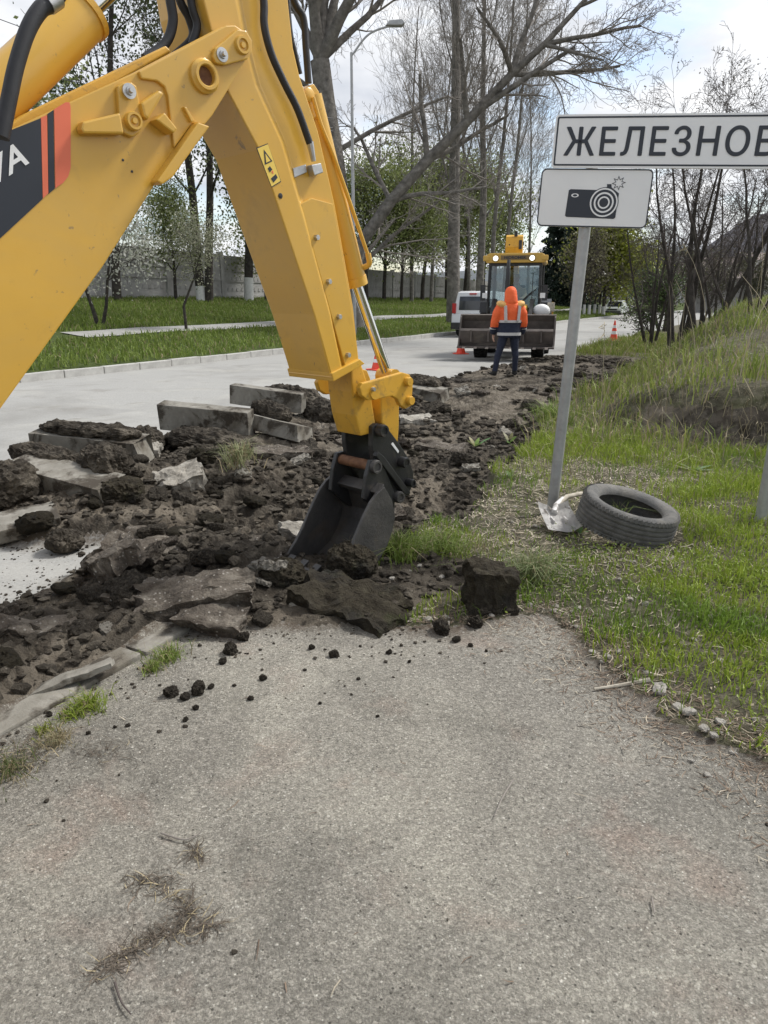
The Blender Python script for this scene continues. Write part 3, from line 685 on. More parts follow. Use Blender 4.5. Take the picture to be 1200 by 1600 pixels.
for sg in (-1, 1):
    bm = bmesh.new(); b_box(bm, (ku - .70, sg * 1.12 - .07, .10), (ku - .50, sg * 1.12 + .07, 1.25)); b_box(bm, (ku - .78, sg * 1.12 - .2, 0.015), (ku - .42, sg * 1.12 + .2, .09)); bevel(bm, .01)
    from_bm('stabiliser', bm, YELD, arm)

cu0 = ku - .75  # unseen cab, wheels and chassis of the machine, added to shade the dipper's underside
bm = bmesh.new(); b_prism(bm, [(cu0 - 1.75, .95), (cu0 - .05, .95), (cu0 - .05, 1.5), (cu0 - .12, 2.75), (cu0 - 1.6, 2.75), (cu0 - 1.75, 1.6)], -.78, .78); bevel(bm, .05); mc = from_bm('cab', bm, YELD, arm)
bm = bmesh.new(); b_prism(bm, [(cu0 - .046, 1.3), (cu0 - .085, 2.6), (cu0 - .075, 2.6), (cu0 - .036, 1.3)], -.66, .66); from_bm('rear_window', bm, GLASSD, mc)
for sg in (-1, 1):
    bm = bmesh.new(); b_prism(bm, [(cu0 - 1.6, 1.15), (cu0 - .2, 1.15), (cu0 - .24, 2.6), (cu0 - 1.5, 2.6)], sg * .782, sg * .79); from_bm('side_window', bm, GLASSD, mc)
    bm = bmesh.new(); b_lathe(bm, [(.3, -.2), (.45, -.24), (.66, -.24), (.72, -.18), (.72, .18), (.66, .24), (.45, .24), (.3, .2)], 28, (cu0 - .75, sg * 1.03, .725), 'y'); wh = from_bm('wheel', bm, TYREK, arm)
    bm = bmesh.new(); b_lathe(bm, [(0, -.1), (.2, -.1), (.33, -.2), (.33, .2), (.2, .1), (0, .1)], 20, (cu0 - .75, sg * 1.03, .725), 'y'); from_bm('rim', bm, YELD, wh)
bm = bmesh.new(); b_box(bm, (cu0 - 3.2, -.36, .5), (cu0 + .1, .36, .93)); b_box(bm, (cu0 - 3.2, -.4, .94), (cu0 - 1.8, .4, 1.5)); bevel(bm, .03); from_bm('chassis', bm, YELD, arm)

# ================================================================ ROAD SIGN ON TWO LEANING POSTS
base1 = gt(862, 800); base2 = gt(1179, 803)
sign = empty('road_sign', (base1.x, base1.y, base1.z))
tag(sign, 'white town name sign over a camera plate on leaning grey steel posts', 'road sign')
psi = math.radians(14); lean = math.radians(2.6)
ex = Vector((math.cos(psi), -math.sin(psi), 0)); fr = Vector((-math.sin(psi), -math.cos(psi), 0))
up1 = (Vector((0, 0, 1)) * math.cos(lean) + ex * math.sin(lean)); exr = ex * math.cos(lean) - Vector((0, 0, 1)) * math.sin(lean)
PR = .038
def sline(off):   # plane in front of the posts
    return base1 + fr * off
def onplane(px, py, off):
    r = ray(px, py); p0 = sline(off); t = fr.dot(p0 - CAMP) / fr.dot(r); return CAMP + r * t
def splate(name, corner_px, w, h, ee, uu, off, parent, rad, border, pad):
    """rounded plate, its lower-left corner at a pixel's place on the sign plane"""
    o_ = onplane(*corner_px, off); M = Matrix((ee, uu, ee.cross(uu))).transposed().to_4x4(); M.translation = o_ - sign.location
    def rr(x0, y0, x1, y1, r, k=6):
        pts = []
        for cx_, cy_, a0 in ((x1 - r, y1 - r, 0), (x0 + r, y1 - r, 90), (x0 + r, y0 + r, 180), (x1 - r, y0 + r, 270)):
            for j in range(k + 1): a = math.radians(a0 + 90 * j / k); pts.append((cx_ + r * math.cos(a), cy_ + r * math.sin(a)))
        return pts
    bm = bmesh.new(); b_prism(bm, rr(0, 0, w, h, rad), 0, -.018, 'z')
    pl = from_bm(name, bm, SIGNW, parent); pl.matrix_local = M
    bm = bmesh.new(); a_ = rr(pad, pad, w - pad, h - pad, max(rad - pad, .01)); b_ = rr(pad + border, pad + border, w - pad - border, h - pad - border, max(rad - pad - border, .006))
    va = [bm.verts.new((x, y, .0015)) for x, y in a_]; vb = [bm.verts.new((x, y, .0015)) for x, y in b_]
    for i in range(len(va)): bm.faces.new((va[i], va[(i + 1) % len(va)], vb[(i + 1) % len(vb)], vb[i]))
    from_bm('border', bm, SIGNK, pl)
    return pl
pxm = lambda a, b, off: (onplane(*a, off) - onplane(*b, off)).length
h1 = pxm((870, 179), (862, 262), .06); w1 = pxm((862, 262), (1200, 260), .06)
WB = w1 * 1.60
ee1 = ex * math.cos(lean * .9) - Vector((0, 0, 1)) * math.sin(lean * .9)
p1 = splate('town_plate', (861, 262), WB, h1, ee1, up1, .065, sign, .02, .010, .012)
me = text_mesh('ЖЕЛЕЗНОВОДСК', 1.0, .0, space=1.14); me.materials.append(SIGNK)
xs = [v.co.x for v in me.vertices]; ys = [v.co.y for v in me.vertices]; x0_, x1_, y0_, y1_ = min(xs), max(xs), min(ys), max(ys)
lw = WB * .925; k1 = h1 * .53
# keep letter height from the capital E
capH = .73
for v in me.vertices: v.co = (WB * .035 + (v.co.x - x0_) / (x1_ - x0_) * lw, h1 * .235 + v.co.y / capH * k1, .002)
bm = bmesh.new()
for dx, dy, dz in ((0, 0, 0), (.0035, 0, .0003), (-.0035, 0, .0006), (0, .002, .0009), (0, -.002, .0012)):
    b_ = bmesh.new(); b_.from_mesh(me); bmesh.ops.translate(b_, verts=b_.verts, vec=(dx, dy, dz)); m2 = bpy.data.meshes.new('tmp'); b_.to_mesh(m2); b_.free(); bm.from_mesh(m2); bpy.data.meshes.remove(m2)
bm.to_mesh(me); bm.free()
link(bpy.data.objects.new('lettering', me), p1)
w2 = pxm((838, 353), (1009, 360), .05); h2 = pxm((847, 263), (838, 353), .05)
p2 = splate('camera_plate', (838, 353), w2, h2, exr, up1, .05, sign, .035, .008, .0)
SX = w2 / 594.0   # crop pixel -> metres (plate is ~594 crop px wide, crop scale 3.158)
def cpl(x, y):     # crop-7 pixel -> plate coords, undoing the lean shear
    yy = (655 - (y - .018 * (x - 55))) / 297.0 * h2
    xx = (x - 48 - (655 - y) * .085) * SX
    return xx, yy
bm = bmesh.new()
def poly(pts, z): bm.faces.new([bm.verts.new((*cpl(*q), z)) for q in pts])
poly([(222, 470), (232, 465), (368, 470), (425, 455), (425, 441), (448, 441), (450, 458), (490, 488), (476, 610), (466, 617), (212, 607), (205, 600)], .002)
cam_ic = from_bm('camera_symbol', bm, SIGNK, p2)
cc_ = cpl(411, 534)
def ring(r0, r1, z, mt, sx=1.0, c=cc_):
    bm = bmesh.new(); k = 36; A = [bm.verts.new((c[0] + r1 * math.cos(2 * math.pi * j / k), c[1] + sx * r1 * math.sin(2 * math.pi * j / k), z)) for j in range(k)]
    if r0 <= 0: bm.faces.new(A)
    else:
        B = [bm.verts.new((c[0] + r0 * math.cos(2 * math.pi * j / k), c[1] + sx * r0 * math.sin(2 * math.pi * j / k), z)) for j in range(k)]
        for j in range(k): bm.faces.new((A[j], A[(j + 1) % k], B[(j + 1) % k], B[j]))
    from_bm('lens_ring', bm, mt, cam_ic)
u_ = SX
ring(0, 78 * u_, .0032, SIGNK)
for a, b in ((66, 74), (44, 53), (24, 32)): ring(a * u_, b * u_, .0042, SIGNW)
ring(12 * u_, 20 * u_, .0036, SIGNW, .5, cpl(256, 497))
star = []
for i in range(16):
    a = math.pi / 2 + .1 + i * math.pi / 8; rr_ = (38 if i % 2 == 0 else 19) * u_; star.append((rr_ * math.cos(a), rr_ * math.sin(a)))
sc0 = cpl(486, 436); bm = bmesh.new()
A = [bm.verts.new((sc0[0] + x, sc0[1] + y, .0022)) for x, y in star]; B = [bm.verts.new((sc0[0] + x * .78, sc0[1] + y * .78, .0022)) for x, y in star]
for i in range(16): bm.faces.new((A[i], A[(i + 1) % 16], B[(i + 1) % 16], B[i]))
from_bm('flash_symbol', bm, SIGNK, p2)
top1 = base1 + up1 * ((onplane(930, 182, 0).z - base1.z) / up1.z)
bm = bmesh.new(); b_tube(bm, [base1 - up1 * .3 - sign.location, top1 - sign.location], PR, 18); from_bm('post', bm, GALV, sign)
base2 = base1 + ex * ((base2 - base1).dot(ex)); base2.z = hz(base2.x, base2.y)
up2 = (Vector((0, 0, 1)) + ex * math.tan(lean * .5)).normalized()
bm = bmesh.new(); b_tube(bm, [base2 - up2 * .3 - sign.location, base2 + up2 * ((top1.z - .02 - base2.z) / up2.z) - sign.location], PR, 18); from_bm('post', bm, GALV, sign)
for pp, uu in ((base1, up1), (base2, up2)):
    for zt in (p1.matrix_local.translation.z + base1.z + h1 * .25, p1.matrix_local.translation.z + base1.z + h1 * .75):
        c = pp + uu * ((zt - pp.z) / uu.z); bm = bmesh.new(); b_tube(bm, [c - uu * .015 - sign.location, c + uu * .015 - sign.location], PR + .008, 16); from_bm('clamp', bm, GALV, sign)

# ================================================================ TYRE, SHOVEL
c = gt(990, 850); ty = empty('old_tyre', (0, 0, 0)); tag(ty, 'worn car tyre lying in the grass beside the sign post', 'tyre')
Rt, Wt = .315, .20
bm = bmesh.new(); half = Wt / 2
prof = [(.205, -.055), (.212, -.075), (.235, -.092), (.265, -.100), (.290, -.096), (.306, -.082)]
tread = []
for g in (-.062, -.031, 0, .031, .062):
    tread += [(Rt - .002 * abs(g) / .06, g - .010), (Rt - .010, g - .006), (Rt - .010, g + .003), (Rt - .002 * abs(g) / .06, g + .007)]
prof = prof + tread + [(.306, .082), (.290, .096), (.265, .100), (.235, .092), (.212, .075), (.205, .055), (.216, .052), (.245, .062), (.285, .05), (.297, 0), (.285, -.05), (.245, -.062), (.216, -.052), (.205, -.055)]
b_lathe(bm, prof, 64); t_ = from_bm('carcass', bm, TYREM, ty, True)
bm = bmesh.new()
for j in range(64):
    a = 2 * math.pi * j / 64
    for sg in (-1, 1):
        m_ = Matrix.Rotation(a, 4, 'Z') @ Matrix.Translation((Rt - .012, 0, sg * .079)) @ Matrix.Rotation(sg * .5, 4, 'X')
        vs = [bm.verts.new(m_ @ Vector(q)) for q in ((.012, -.010, -.012), (.012, .010, -.012), (.004, .010, .014), (.004, -.010, .014), (-.01, -.010, -.012), (-.01, .010, -.012), (-.01, .010, .014), (-.01, -.010, .014))]
        for f_ in ((0, 1, 2, 3), (0, 4, 5, 1), (1, 5, 6, 2), (2, 6, 7, 3), (3, 7, 4, 0)): bm.faces.new([vs[i] for i in f_])
tag(from_bm('shoulder_blocks', bm, TYREM, t_), kind='stuff')
ty.location = (c.x + .02, c.y + .22, hz(c.x, c.y + .2) + .125); ty.rotation_euler = (math.radians(10), math.radians(9), .3)

sc0 = gt(882, 838); sh = empty('shovel', (sc0.x, sc0.y, sc0.z + .03), math.radians(8)); tag(sh, 'broad shovel with whitened blade and wooden handle lying against the tyre', 'shovel')
bm = bmesh.new(); nu, nv = 9, 8; vs = []
for j in range(nv + 1):
    for i in range(nu + 1):
        u, v = i / nu - .5, j / nv
        x = u * (.235 - .02 * v); y = v * .27; z = .035 * (2 * u) ** 2 + .03 * v * v + (.02 if j == nv else 0) - .012 * math.sin(u * 9) * (1 - v) * .5
        if j == nv and abs(u) < .12: y -= .07
        vs.append(bm.verts.new((x, y, z)))
for j in range(nv):
    for i in range(nu): bm.faces.new((vs[j * 10 + i], vs[j * 10 + i + 1], vs[j * 10 + i + 11], vs[j * 10 + i + 10]))
bmesh.ops.solidify(bm, geom=list(bm.faces), thickness=.003)
bl = from_bm('blade', bm, SHOV, sh); bl.rotation_euler = (math.radians(14), 0, 0)
bm = bmesh.new(); b_tube(bm, [(-.005, .19, .075), (.03, .26, .105), (.12, .36, .125)], [.022, .020, .017], 12); from_bm('socket', bm, SHOV, sh)
bm = bmesh.new(); b_tube(bm, [(.02, .245, .10), (.16, .39, .13), (.34, .56, .10)], [.016, .017, .016], 12); from_bm('handle', bm, WOODG, sh)
for ux in (-.045, .045):
    bm = bmesh.new(); b_box(bm, (ux - .003, .08, .028), (ux + .003, .15, .05)); from_bm('rib', bm, SHOV, sh).rotation_euler = (math.radians(6), 0, 0)

# ================================================================ FAR BACKHOE LOADER (front towards us)
tp = gp(797, 562); tp = Vector((tp.x, tp.y + .4, 0))
TZ = math.radians(-14)
tr = empty('backhoe_loader', (tp.x, tp.y, .0), TZ); tr.scale = (.97, .97, .95); tag(tr, 'yellow backhoe loader with dark front bucket facing the dug strip, cab lamps lit', 'loader')
def tpart(name, fn, mt, parent=tr, bev=.0, smooth=False):
    bm = bmesh.new(); fn(bm)
    if bev: bevel(bm, bev, 2)
    return from_bm(name, bm, mt, parent, smooth)
# local: front = -Y, x = image right
def wheel(name, x, y, R, w, parent=tr):
    bm = bmesh.new(); b_lathe(bm, [(.45 * R, -w * .4), (.62 * R, -w * .5), (.92 * R, -w * .5), (R, -w * .4), (R, w * .4), (.92 * R, w * .5), (.62 * R, w * .5), (.45 * R, w * .4)], 28, (x, y, R), 'x')
    for j in range(20):
        a = 2 * math.pi * j / 20
        for sg in (-1, 1):
            m_ = Matrix.Translation((x, y, R)) @ Matrix.Rotation(a + sg * .08, 4, 'X') @ Matrix.Translation((sg * w * .24, 0, R))
            vs = [bm.verts.new(m_ @ Vector((qx * w * .24, qy * .035 + sg * qx * .05, qz * .025))) for qx in (-1, 1) for qy in (-1, 1) for qz in (-1, 1)]
            for f_ in ((0, 1, 3, 2), (4, 6, 7, 5), (0, 4, 5, 1), (2, 3, 7, 6), (1, 5, 7, 3)): bm.faces.new([vs[i] for i in f_])
    o = from_bm('wheel', bm, TYREK, parent)
    bm = bmesh.new(); b_lathe(bm, [(0, -w * .3), (.2 * R, -w * .3), (.25 * R, -w * .2), (.5 * R, -w * .42), (.5 * R, w * .42), (.25 * R, w * .2), (.2 * R, w * .3), (0, w * .3)], 20, (x, y, R), 'x'); from_bm('rim', bm, YELD, o)
for x in (-.78, .78): wheel('wheel', x, .35, .40, .33)
for x in (-.80, .80): wheel('wheel', x, 2.45, .72, .45)
# loader bucket: clam bucket with open mouth towards us
bw = 1.24
prof = [(-1.05, .32), (-1.12, .36), (-.62, .34), (-.40, .50), (-.34, .78), (-.42, 1.05), (-.52, 1.20), (-.56, 1.20), (-.46, 1.04), (-.38, .78), (-.44, .54), (-.64, .38)]
def fb(bm):
    b_prism(bm, [(-1.12, .34), (-.62, .33), (-.38, .46), (-.30, .78), (-.38, 1.06), (-.50, 1.20), (-.55, 1.18), (-.44, 1.02), (-.37, .78), (-.44, .52), (-.64, .39), (-1.12, .38)], -bw, bw, 'x')
    for x in (-bw, bw - .04): b_prism(bm, [(-1.12, .34), (-.62, .33), (-.38, .46), (-.30, .78), (-.38, 1.06), (-.50, 1.20), (-.62, 1.12), (-.80, .70), (-1.0, .42)], x, x + .04, 'x')
fbk = tpart('loader_bucket', fb, BUCKF, bev=.008)
def clam(bm):  # lower jaw plate closing the front
    b_prism(bm, [(-.84, .46), (-.96, .78), (-.90, .84), (-.78, .82), (-.70, .50)], -bw + .05, bw - .05, 'x')
tpart('clam_jaw', clam, BUCKF, fbk, .008)
def bteeth(bm):
    for k in range(8):
        x = -1.05 + k * .30; b_prism(bm, [(-1.12, .34), (-1.28, .34), (-1.12, .385)], x - .04, x + .04, 'x')
tpart('bucket_teeth', bteeth, BUCKF, fbk)
for k in range(5): tpart('jaw_rib', lambda bm, k=k: b_box(bm, (-.9 + k * .45 - .02, -.985, .50), (-.9 + k * .45 + .02, -.93, .80)), BUCKF, fbk)
def arms(bm):
    for sg in (-1, 1):
        b_prism(bm, [(-.42, .55), (-.30, .50), (.35, .95), (1.1, 1.45), (1.15, 1.58), (1.0, 1.60), (.2, 1.12), (-.40, .72)], sg * .52 - .05, sg * .52 + .05, 'x')
        b_tube(bm, [(sg * .52, .9, .75), (sg * .52, .25, 1.0)], .06, 10)
        b_prism(bm, [(-.2, .95), (.05, 1.35), (.12, 1.33), (-.1, .92)], sg * .40 - .02, sg * .40 + .02, 'x')
tpart('loader_arms', arms, BLACK)
def hoodf(bm):
    b_prism(bm, [(.0, .60), (-.05, 1.25), (.1, 1.36), (1.25, 1.45), (1.25, .60)], -.40, .40, 'x')
tpart('hood', hoodf, YELD, bev=.04)
tpart('front_grille', lambda bm: b_box(bm, (-.32, -.07, .68), (.32, -.03, 1.2)), BLACK, bev=.01)
tpart('chassis', lambda bm: (b_box(bm, (-.38, .1, .42), (.38, 3.0, .68)), b_box(bm, (-.78, .28, .33), (.78, .42, .47)), b_box(bm, (-.8, 2.35, .6), (.8, 2.55, .8))), BLACK, bev=.01)
tpart('exhaust_stack', lambda bm: b_tube(bm, [(-.14, .55, 1.38), (-.14, .55, 2.1), (-.14, .57, 2.45), (-.14, .68, 2.62)], [.065, .06, .05, .05], 12), BLACK)
# cab
cab = empty('cab', (0, 0, 0)); cab.parent = tr
def pill(bm):
    for x in (-.72, .72):
        b_tube(bm, [(x, 1.18, 1.30), (x * .97, 1.25, 2.58)], .045, 8); b_tube(bm, [(x, 2.75, 1.2), (x * .97, 2.7, 2.58)], .05, 8)
        b_tube(bm, [(x, 1.18, 1.30), (x * .9, 1.20, .8)], .045, 8)
        b_box(bm, (min(x, x * .93), 1.2, .75), (max(x, x * .93), 2.75, 1.05))
    b_box(bm, (-.72, 1.14, 1.26), (.72, 1.22, 1.36)); b_box(bm, (-.70, 1.20, 2.50), (.70, 1.30, 2.58)); b_box(bm, (-.70, 2.66, 1.0), (.70, 2.76, 1.3)); b_box(bm, (-.7, 1.2, .78), (.7, 2.75, .86))
tpart('cab_frame', pill, BLACK, cab)
tpart('windscreen', lambda bm: b_prism(bm, [(1.185, 1.36), (1.245, 2.50), (1.253, 2.50), (1.193, 1.36)], -.68, .68, 'x'), CABGL, cab)
for x in (-.715, .715): tpart('side_window', lambda bm, x=x: b_box(bm, (x - .003, 1.27, 1.06), (x + .003, 2.68, 2.52)), CABGL, cab)
tpart('rear_window', lambda bm: b_box(bm, (-.66, 2.705, 1.32), (.66, 2.711, 2.5)), CABGL, cab)
roof = tpart('cab_roof', lambda bm: b_prism(bm, [(-.80, 2.58), (.80, 2.58), (.83, 2.64), (.79, 2.80), (.70, 2.84), (-.70, 2.84), (-.79, 2.80), (-.83, 2.64)], 1.08, 2.85), ROOFY, cab, .02)
tpart('roof_fascia', lambda bm: b_box(bm, (-.40, 1.065, 2.66), (.40, 1.075, 2.78)), mat('fascia_grey', [(1, (.20, .13, .05))], rough=.6), roof)
me = text_mesh('HIDROMEK', .125, .004); me.materials.append(SIGNK)
ww = max(v.co.x for v in me.vertices)
for v in me.vertices: v.co = ((v.co.x / ww - .5) * .62, 1.060, 2.685 + v.co.y * .78)
link(bpy.data.objects.new('lettering', me), roof)
for x in (-.54, .46):
    bm = bmesh.new(); b_lathe(bm, [(.085, .03), (.085, -.02), (.07, -.03)], 16, (x, 1.07, 2.70), 'y'); lo = from_bm('work_lamp', bm, BLACK, roof)
    bm = bmesh.new(); b_lathe(bm, [(0, -.034), (.05, -.032), (.071, -.024)], 16, (x, 1.07, 2.70), 'y'); from_bm('lens', bm, LAMPON, lo)
for x in (-.80, .80): tpart('roof_marker', lambda bm, x=x: b_box(bm, (x - .09, 1.06, 2.63), (x + .09, 1.22, 2.78)), ROOFY, roof, .03)
tpart('wiper', lambda bm: (b_tube(bm, [(.10, 1.17, 1.42), (.50, 1.18, 1.80)], .012, 6), b_tube(bm, [(.22, 1.165, 1.50), (.62, 1.185, 1.88)], .014, 6), b_tube(bm, [(.5, 1.17, 1.42), (.5, 1.2, 2.3)], .01, 6)), BLACK, cab)
for x in (-1, 1):
    tpart('mirror', lambda bm, x=x: (b_tube(bm, [(x * .74, 1.15, 1.95), (x * .88, 1.05, 1.95)], .015, 6), b_box(bm, (x * .86 - .07, 1.02, 1.55), (x * .86 + .07, 1.06, 1.98))), BLACK, cab)
    tpart('side_lamp', lambda bm, x=x: b_box(bm, (x * .80 - .07, 1.0, 1.62), (x * .80 + .07, 1.02, 1.76)), CONEW, cab)
tpart('seat', lambda bm: (b_box(bm, (-.25, 1.8, 1.25), (.25, 2.25, 1.36)), b_box(bm, (-.25, 2.2, 1.36), (.25, 2.32, 2.0))), BLACK, cab, .03)
tpart('steering_wheel', lambda bm: (b_tube(bm, [(0, 1.45, .9), (0, 1.52, 1.5)], .03, 8), b_tube(bm, [(.19 * math.cos(a), 1.53 + .12 * math.sin(a), 1.53 + .10 * math.sin(a)) for a in np.linspace(0, 6.28, 20)], .015, 6, caps=False)), BLACK, cab)
for sg in (-1, 1): tpart('mudguard', lambda bm, sg=sg: b_prism(bm, [(1.7, 1.2), (1.85, 1.5), (2.3, 1.6), (2.9, 1.5), (3.1, 1.2), (3.05, 1.2), (2.85, 1.45), (2.3, 1.54), (1.88, 1.45), (1.75, 1.2)], sg * .58, sg * 1.02, 'x'), BLACK)
# folded backhoe boom behind the cab
def bb(bm): b_prism(bm, [(3.1, .9), (3.4, .8), (3.75, 1.8), (3.55, 2.75), (3.05, 3.25), (2.85, 3.22), (2.95, 2.95), (3.3, 2.5), (3.4, 1.9)], -.30, -.06, 'x')
bmo = tpart('backhoe_boom', bb, YEL, bev=.01)
tpart('boom_knuckle', lambda bm: (b_prism(bm, [(2.80, 3.12), (2.90, 3.42), (3.06, 3.48), (3.22, 3.25), (3.1, 2.95), (2.85, 2.9)], -.44, .06, 'x')), YELD, bmo, .01)
tpart('knuckle_bolt', lambda bm: (b_tube(bm, [(-.47, 2.98, 3.22), (.09, 2.98, 3.22)], .06, 10), b_tube(bm, [(-.15, 2.92, 3.42), (-.15, 2.92, 3.56)], .05, 8), b_tube(bm, [(.0, 2.79, 3.05), (.0, 2.82, 3.3)], .05, 8)), BLACK, bmo)
tpart('boom_hose', lambda bm: b_tube(bm, spline([(-.32, 2.83, 3.2), (-.34, 2.86, 3.05), (-.33, 2.95, 2.9)], 5), .025, 8), BLACK, bmo)
tpart('rear_frame', lambda bm: (b_box(bm, (-1.0, 2.95, .45), (1.0, 3.15, 1.0))), BLACK, tr, .01)
for sg in (-1, 1): tpart('stabiliser', lambda bm, sg=sg: (b_box(bm, (sg * 1.0 - .07, 2.98, .25), (sg * 1.0 + .07, 3.12, 1.5))), YELD, tr, .01)
tpart('wrapped_bundle', lambda bm: bmesh.ops.create_icosphere(bm, subdivisions=3, radius=.2, matrix=Matrix.Translation((.80, .75, 1.27)) @ Matrix.Diagonal((1.2, .8, .95, 1))), CONEW, tr)
tpart('pallet_board', lambda bm: b_box(bm, (.95, .9, 1.25), (1.15, .95, 1.5)), WOODG, tr, .005)

# ================================================================ PEOPLE
def remesh_body(name, chains, vox, mt_fn, mats, parent, blobs=()):
    """chains: list of [(x,y,z,rx,ry), ...] elliptical lofts fused by voxel remesh into one surface"""
    bm = bmesh.new(); K = 14
    for ch in chains:
        rings = []
        for i, (x, y, z, rx, ry) in enumerate(ch):
            p = Vector((x, y, z)); a = Vector(ch[max(i - 1, 0)][:3]); b = Vector(ch[min(i + 1, len(ch) - 1)][:3]); t = (b - a).normalized()
            e1 = Vector((1, 0, 0)); e1 = (e1 - t * e1.dot(t)); e1 = e1.normalized() if e1.length > .2 else Vector((0, 1, 0)).cross(t).normalized(); e2 = t.cross(e1)
            rings.append([bm.verts.new(p + e1 * rx * math.cos(2 * math.pi * j / K) + e2 * ry * math.sin(2 * math.pi * j / K)) for j in range(K)])
        for a, b in zip(rings, rings[1:]):
            for j in range(K): bm.faces.new((a[j], a[(j + 1) % K], b[(j + 1) % K], b[j]))
        bm.faces.new(rings[0][::-1]); bm.faces.new(rings[-1])
    for (c, r3) in blobs:
        bmesh.ops.create_icosphere(bm, subdivisions=3, radius=1, matrix=Matrix.Translation(c) @ Matrix.Diagonal((*r3, 1)))
    bmesh.ops.recalc_face_normals(bm, faces=bm.faces)
    me = bpy.data.meshes.new(name); bm.to_mesh(me); bm.free()
    o = bpy.data.objects.new(name, me); COL.objects.link(o)
    md = o.modifiers.new('r', 'REMESH'); md.mode = 'VOXEL'; md.voxel_size = vox
    ms = o.modifiers.new('s', 'SMOOTH'); ms.factor = .5; ms.iterations = 3
    bpy.context.view_layer.update()
    me2 = bpy.data.meshes.new_from_object(o.evaluated_get(bpy.context.evaluated_depsgraph_get())); o.modifiers.clear(); o.data = me2; me2.name = name
    for m in mats: me2.materials.append(m)
    for p in me2.polygons: p.material_index = mt_fn(p.center); p.use_smooth = True
    if parent: o.parent = parent
    return o
wk0 = gt(792, 586)
wk = empty('person', (wk0.x, wk0.y, wk0.z - .01), math.radians(6)); wk.scale = (.97, .97, .93); tag(wk, 'worker in hooded orange and navy jacket standing with back turned before the loader', 'person')
# local: faces +Y (away from camera); x right. height 1.80
def leg(sg, fx, fy):
    return [(sg * .095, .0, .93, .105, .12), (sg * .11, .0, .80, .098, .11), (sg * .14 + fx * .3, .015, .52, .072, .085), (sg * .15 + fx * .5, .0, .42, .065, .08), (sg * .15 + fx * .85, fy * .7, .14, .055, .065), (sg * .15 + fx, fy, .06, .055, .06)]
def foot(sg, fx, fy): x = sg * .15 + fx; return [(x, fy - .07, .045, .042, .045), (x, fy + .02, .05, .048, .048), (x + sg * .02, fy + .13, .035, .048, .033), (x + sg * .03, fy + .20, .028, .036, .022)]
def armc(sg): return [(sg * .19, .0, 1.40, .085, .085), (sg * .245, -.01, 1.28, .072, .075), (sg * .27, .02, 1.10, .062, .066), (sg * .28, .10, .93, .050, .054), (sg * .275, .15, .85, .040, .042)]
body = remesh_body('body', [
    [(0, 0, .86, .16, .12), (0, 0, .97, .175, .125), (0, -.01, 1.15, .175, .125), (0, -.02, 1.32, .20, .13), (0, -.015, 1.43, .185, .11), (0, 0, 1.49, .09, .08), (0, .02, 1.55, .062, .065), (0, .03, 1.60, .062, .07)],
    leg(-1, -.12, -.02), leg(1, .02, .05), foot(-1, -.12, -.02), foot(1, .02, .05), armc(-1), armc(1)],
    .016, lambda c: 1 if c.z < .10 else (2 if c.z > 1.52 else 0), [NAVY, TYREK, SKIN], wk, blobs=[((0, .04, 1.68), (.078, .098, .115)), ((0, .14, 1.66), (.018, .02, .025))])
# hands: palm, four fingers and thumb
def hand(sg):
    hx, hy, hz_ = sg * .275, .155, .83
    ch = [[(hx, hy, hz_ + .02, .022, .030), (hx, hy + .01, hz_ - .03, .020, .040), (hx, hy + .012, hz_ - .075, .016, .040)]]
    for k in range(4):
        yy = hy - .022 + k * .0205; ln = (.060, .072, .076, .064)[k]
        ch.append([(hx, yy, hz_ - .065, .0095, .0095), (hx - sg * .006, yy, hz_ - .07 - ln * .5, .009, .009), (hx - sg * .022, yy, hz_ - .07 - ln * .95, .007, .007)])
    ch.append([(hx - sg * .005, hy + .04, hz_ - .02, .011, .011), (hx - sg * .016, hy + .065, hz_ - .05, .010, .010), (hx - sg * .022, hy + .072, hz_ - .08, .008, .008)])
    return remesh_body('hand', ch, .005, lambda c: 0, [NAVY if sg > 0 else SKIN], wk)
hand(-1); hand(1)
# jacket: a loose shell, sleeves, with orange top and navy skirt
jk = remesh_body('jacket', [
    [(0, 0, .80, .235, .175), (0, -.005, .86, .235, .18), (0, -.01, 1.02, .225, .17), (0, -.02, 1.2, .225, .17), (0, -.03, 1.34, .235, .17), (0, -.02, 1.44, .215, .15), (0, 0, 1.50, .13, .12), (0, .01, 1.54, .09, .1)],
    [(-.18, .0, 1.42, .10, .10), (-.26, -.01, 1.28, .095, .098), (-.295, .02, 1.08, .085, .09), (-.30, .09, .93, .072, .075), (-.295, .12, .87, .066, .07)],
    [(.18, .0, 1.42, .10, .10), (.26, -.01, 1.28, .095, .098), (.295, .02, 1.08, .085, .09), (.30, .09, .93, .072, .075), (.295, .12, .87, .066, .07)]],
    .018, lambda c: (1 if (c.z < 1.10 and abs(c.x) < .235) or c.z < 1.0 else 0), [HIVIS, NAVY], wk)
def band(z0, z1, rx, ry, mt, cx=0, cy=-.01):
    bm = bmesh.new(); A = []
    for z in (z0, z1): A.append([bm.verts.new((cx + rx * math.cos(a), cy + ry * math.sin(a), z)) for a in np.linspace(0, 2 * math.pi, 28, endpoint=False)])
    for j in range(28): bm.faces.new((A[0][j], A[0][(j + 1) % 28], A[1][(j + 1) % 28], A[1][j]))
    return from_bm('reflective_band', bm, mt, jk, True)
band(1.095, 1.145, .236, .180, REFL, 0, -.015); band(.835, .895, .243, .187, REFL)
for sg in (-1, 1): band(.955, .995, .080, .085, REFL, sg * .30, .075)
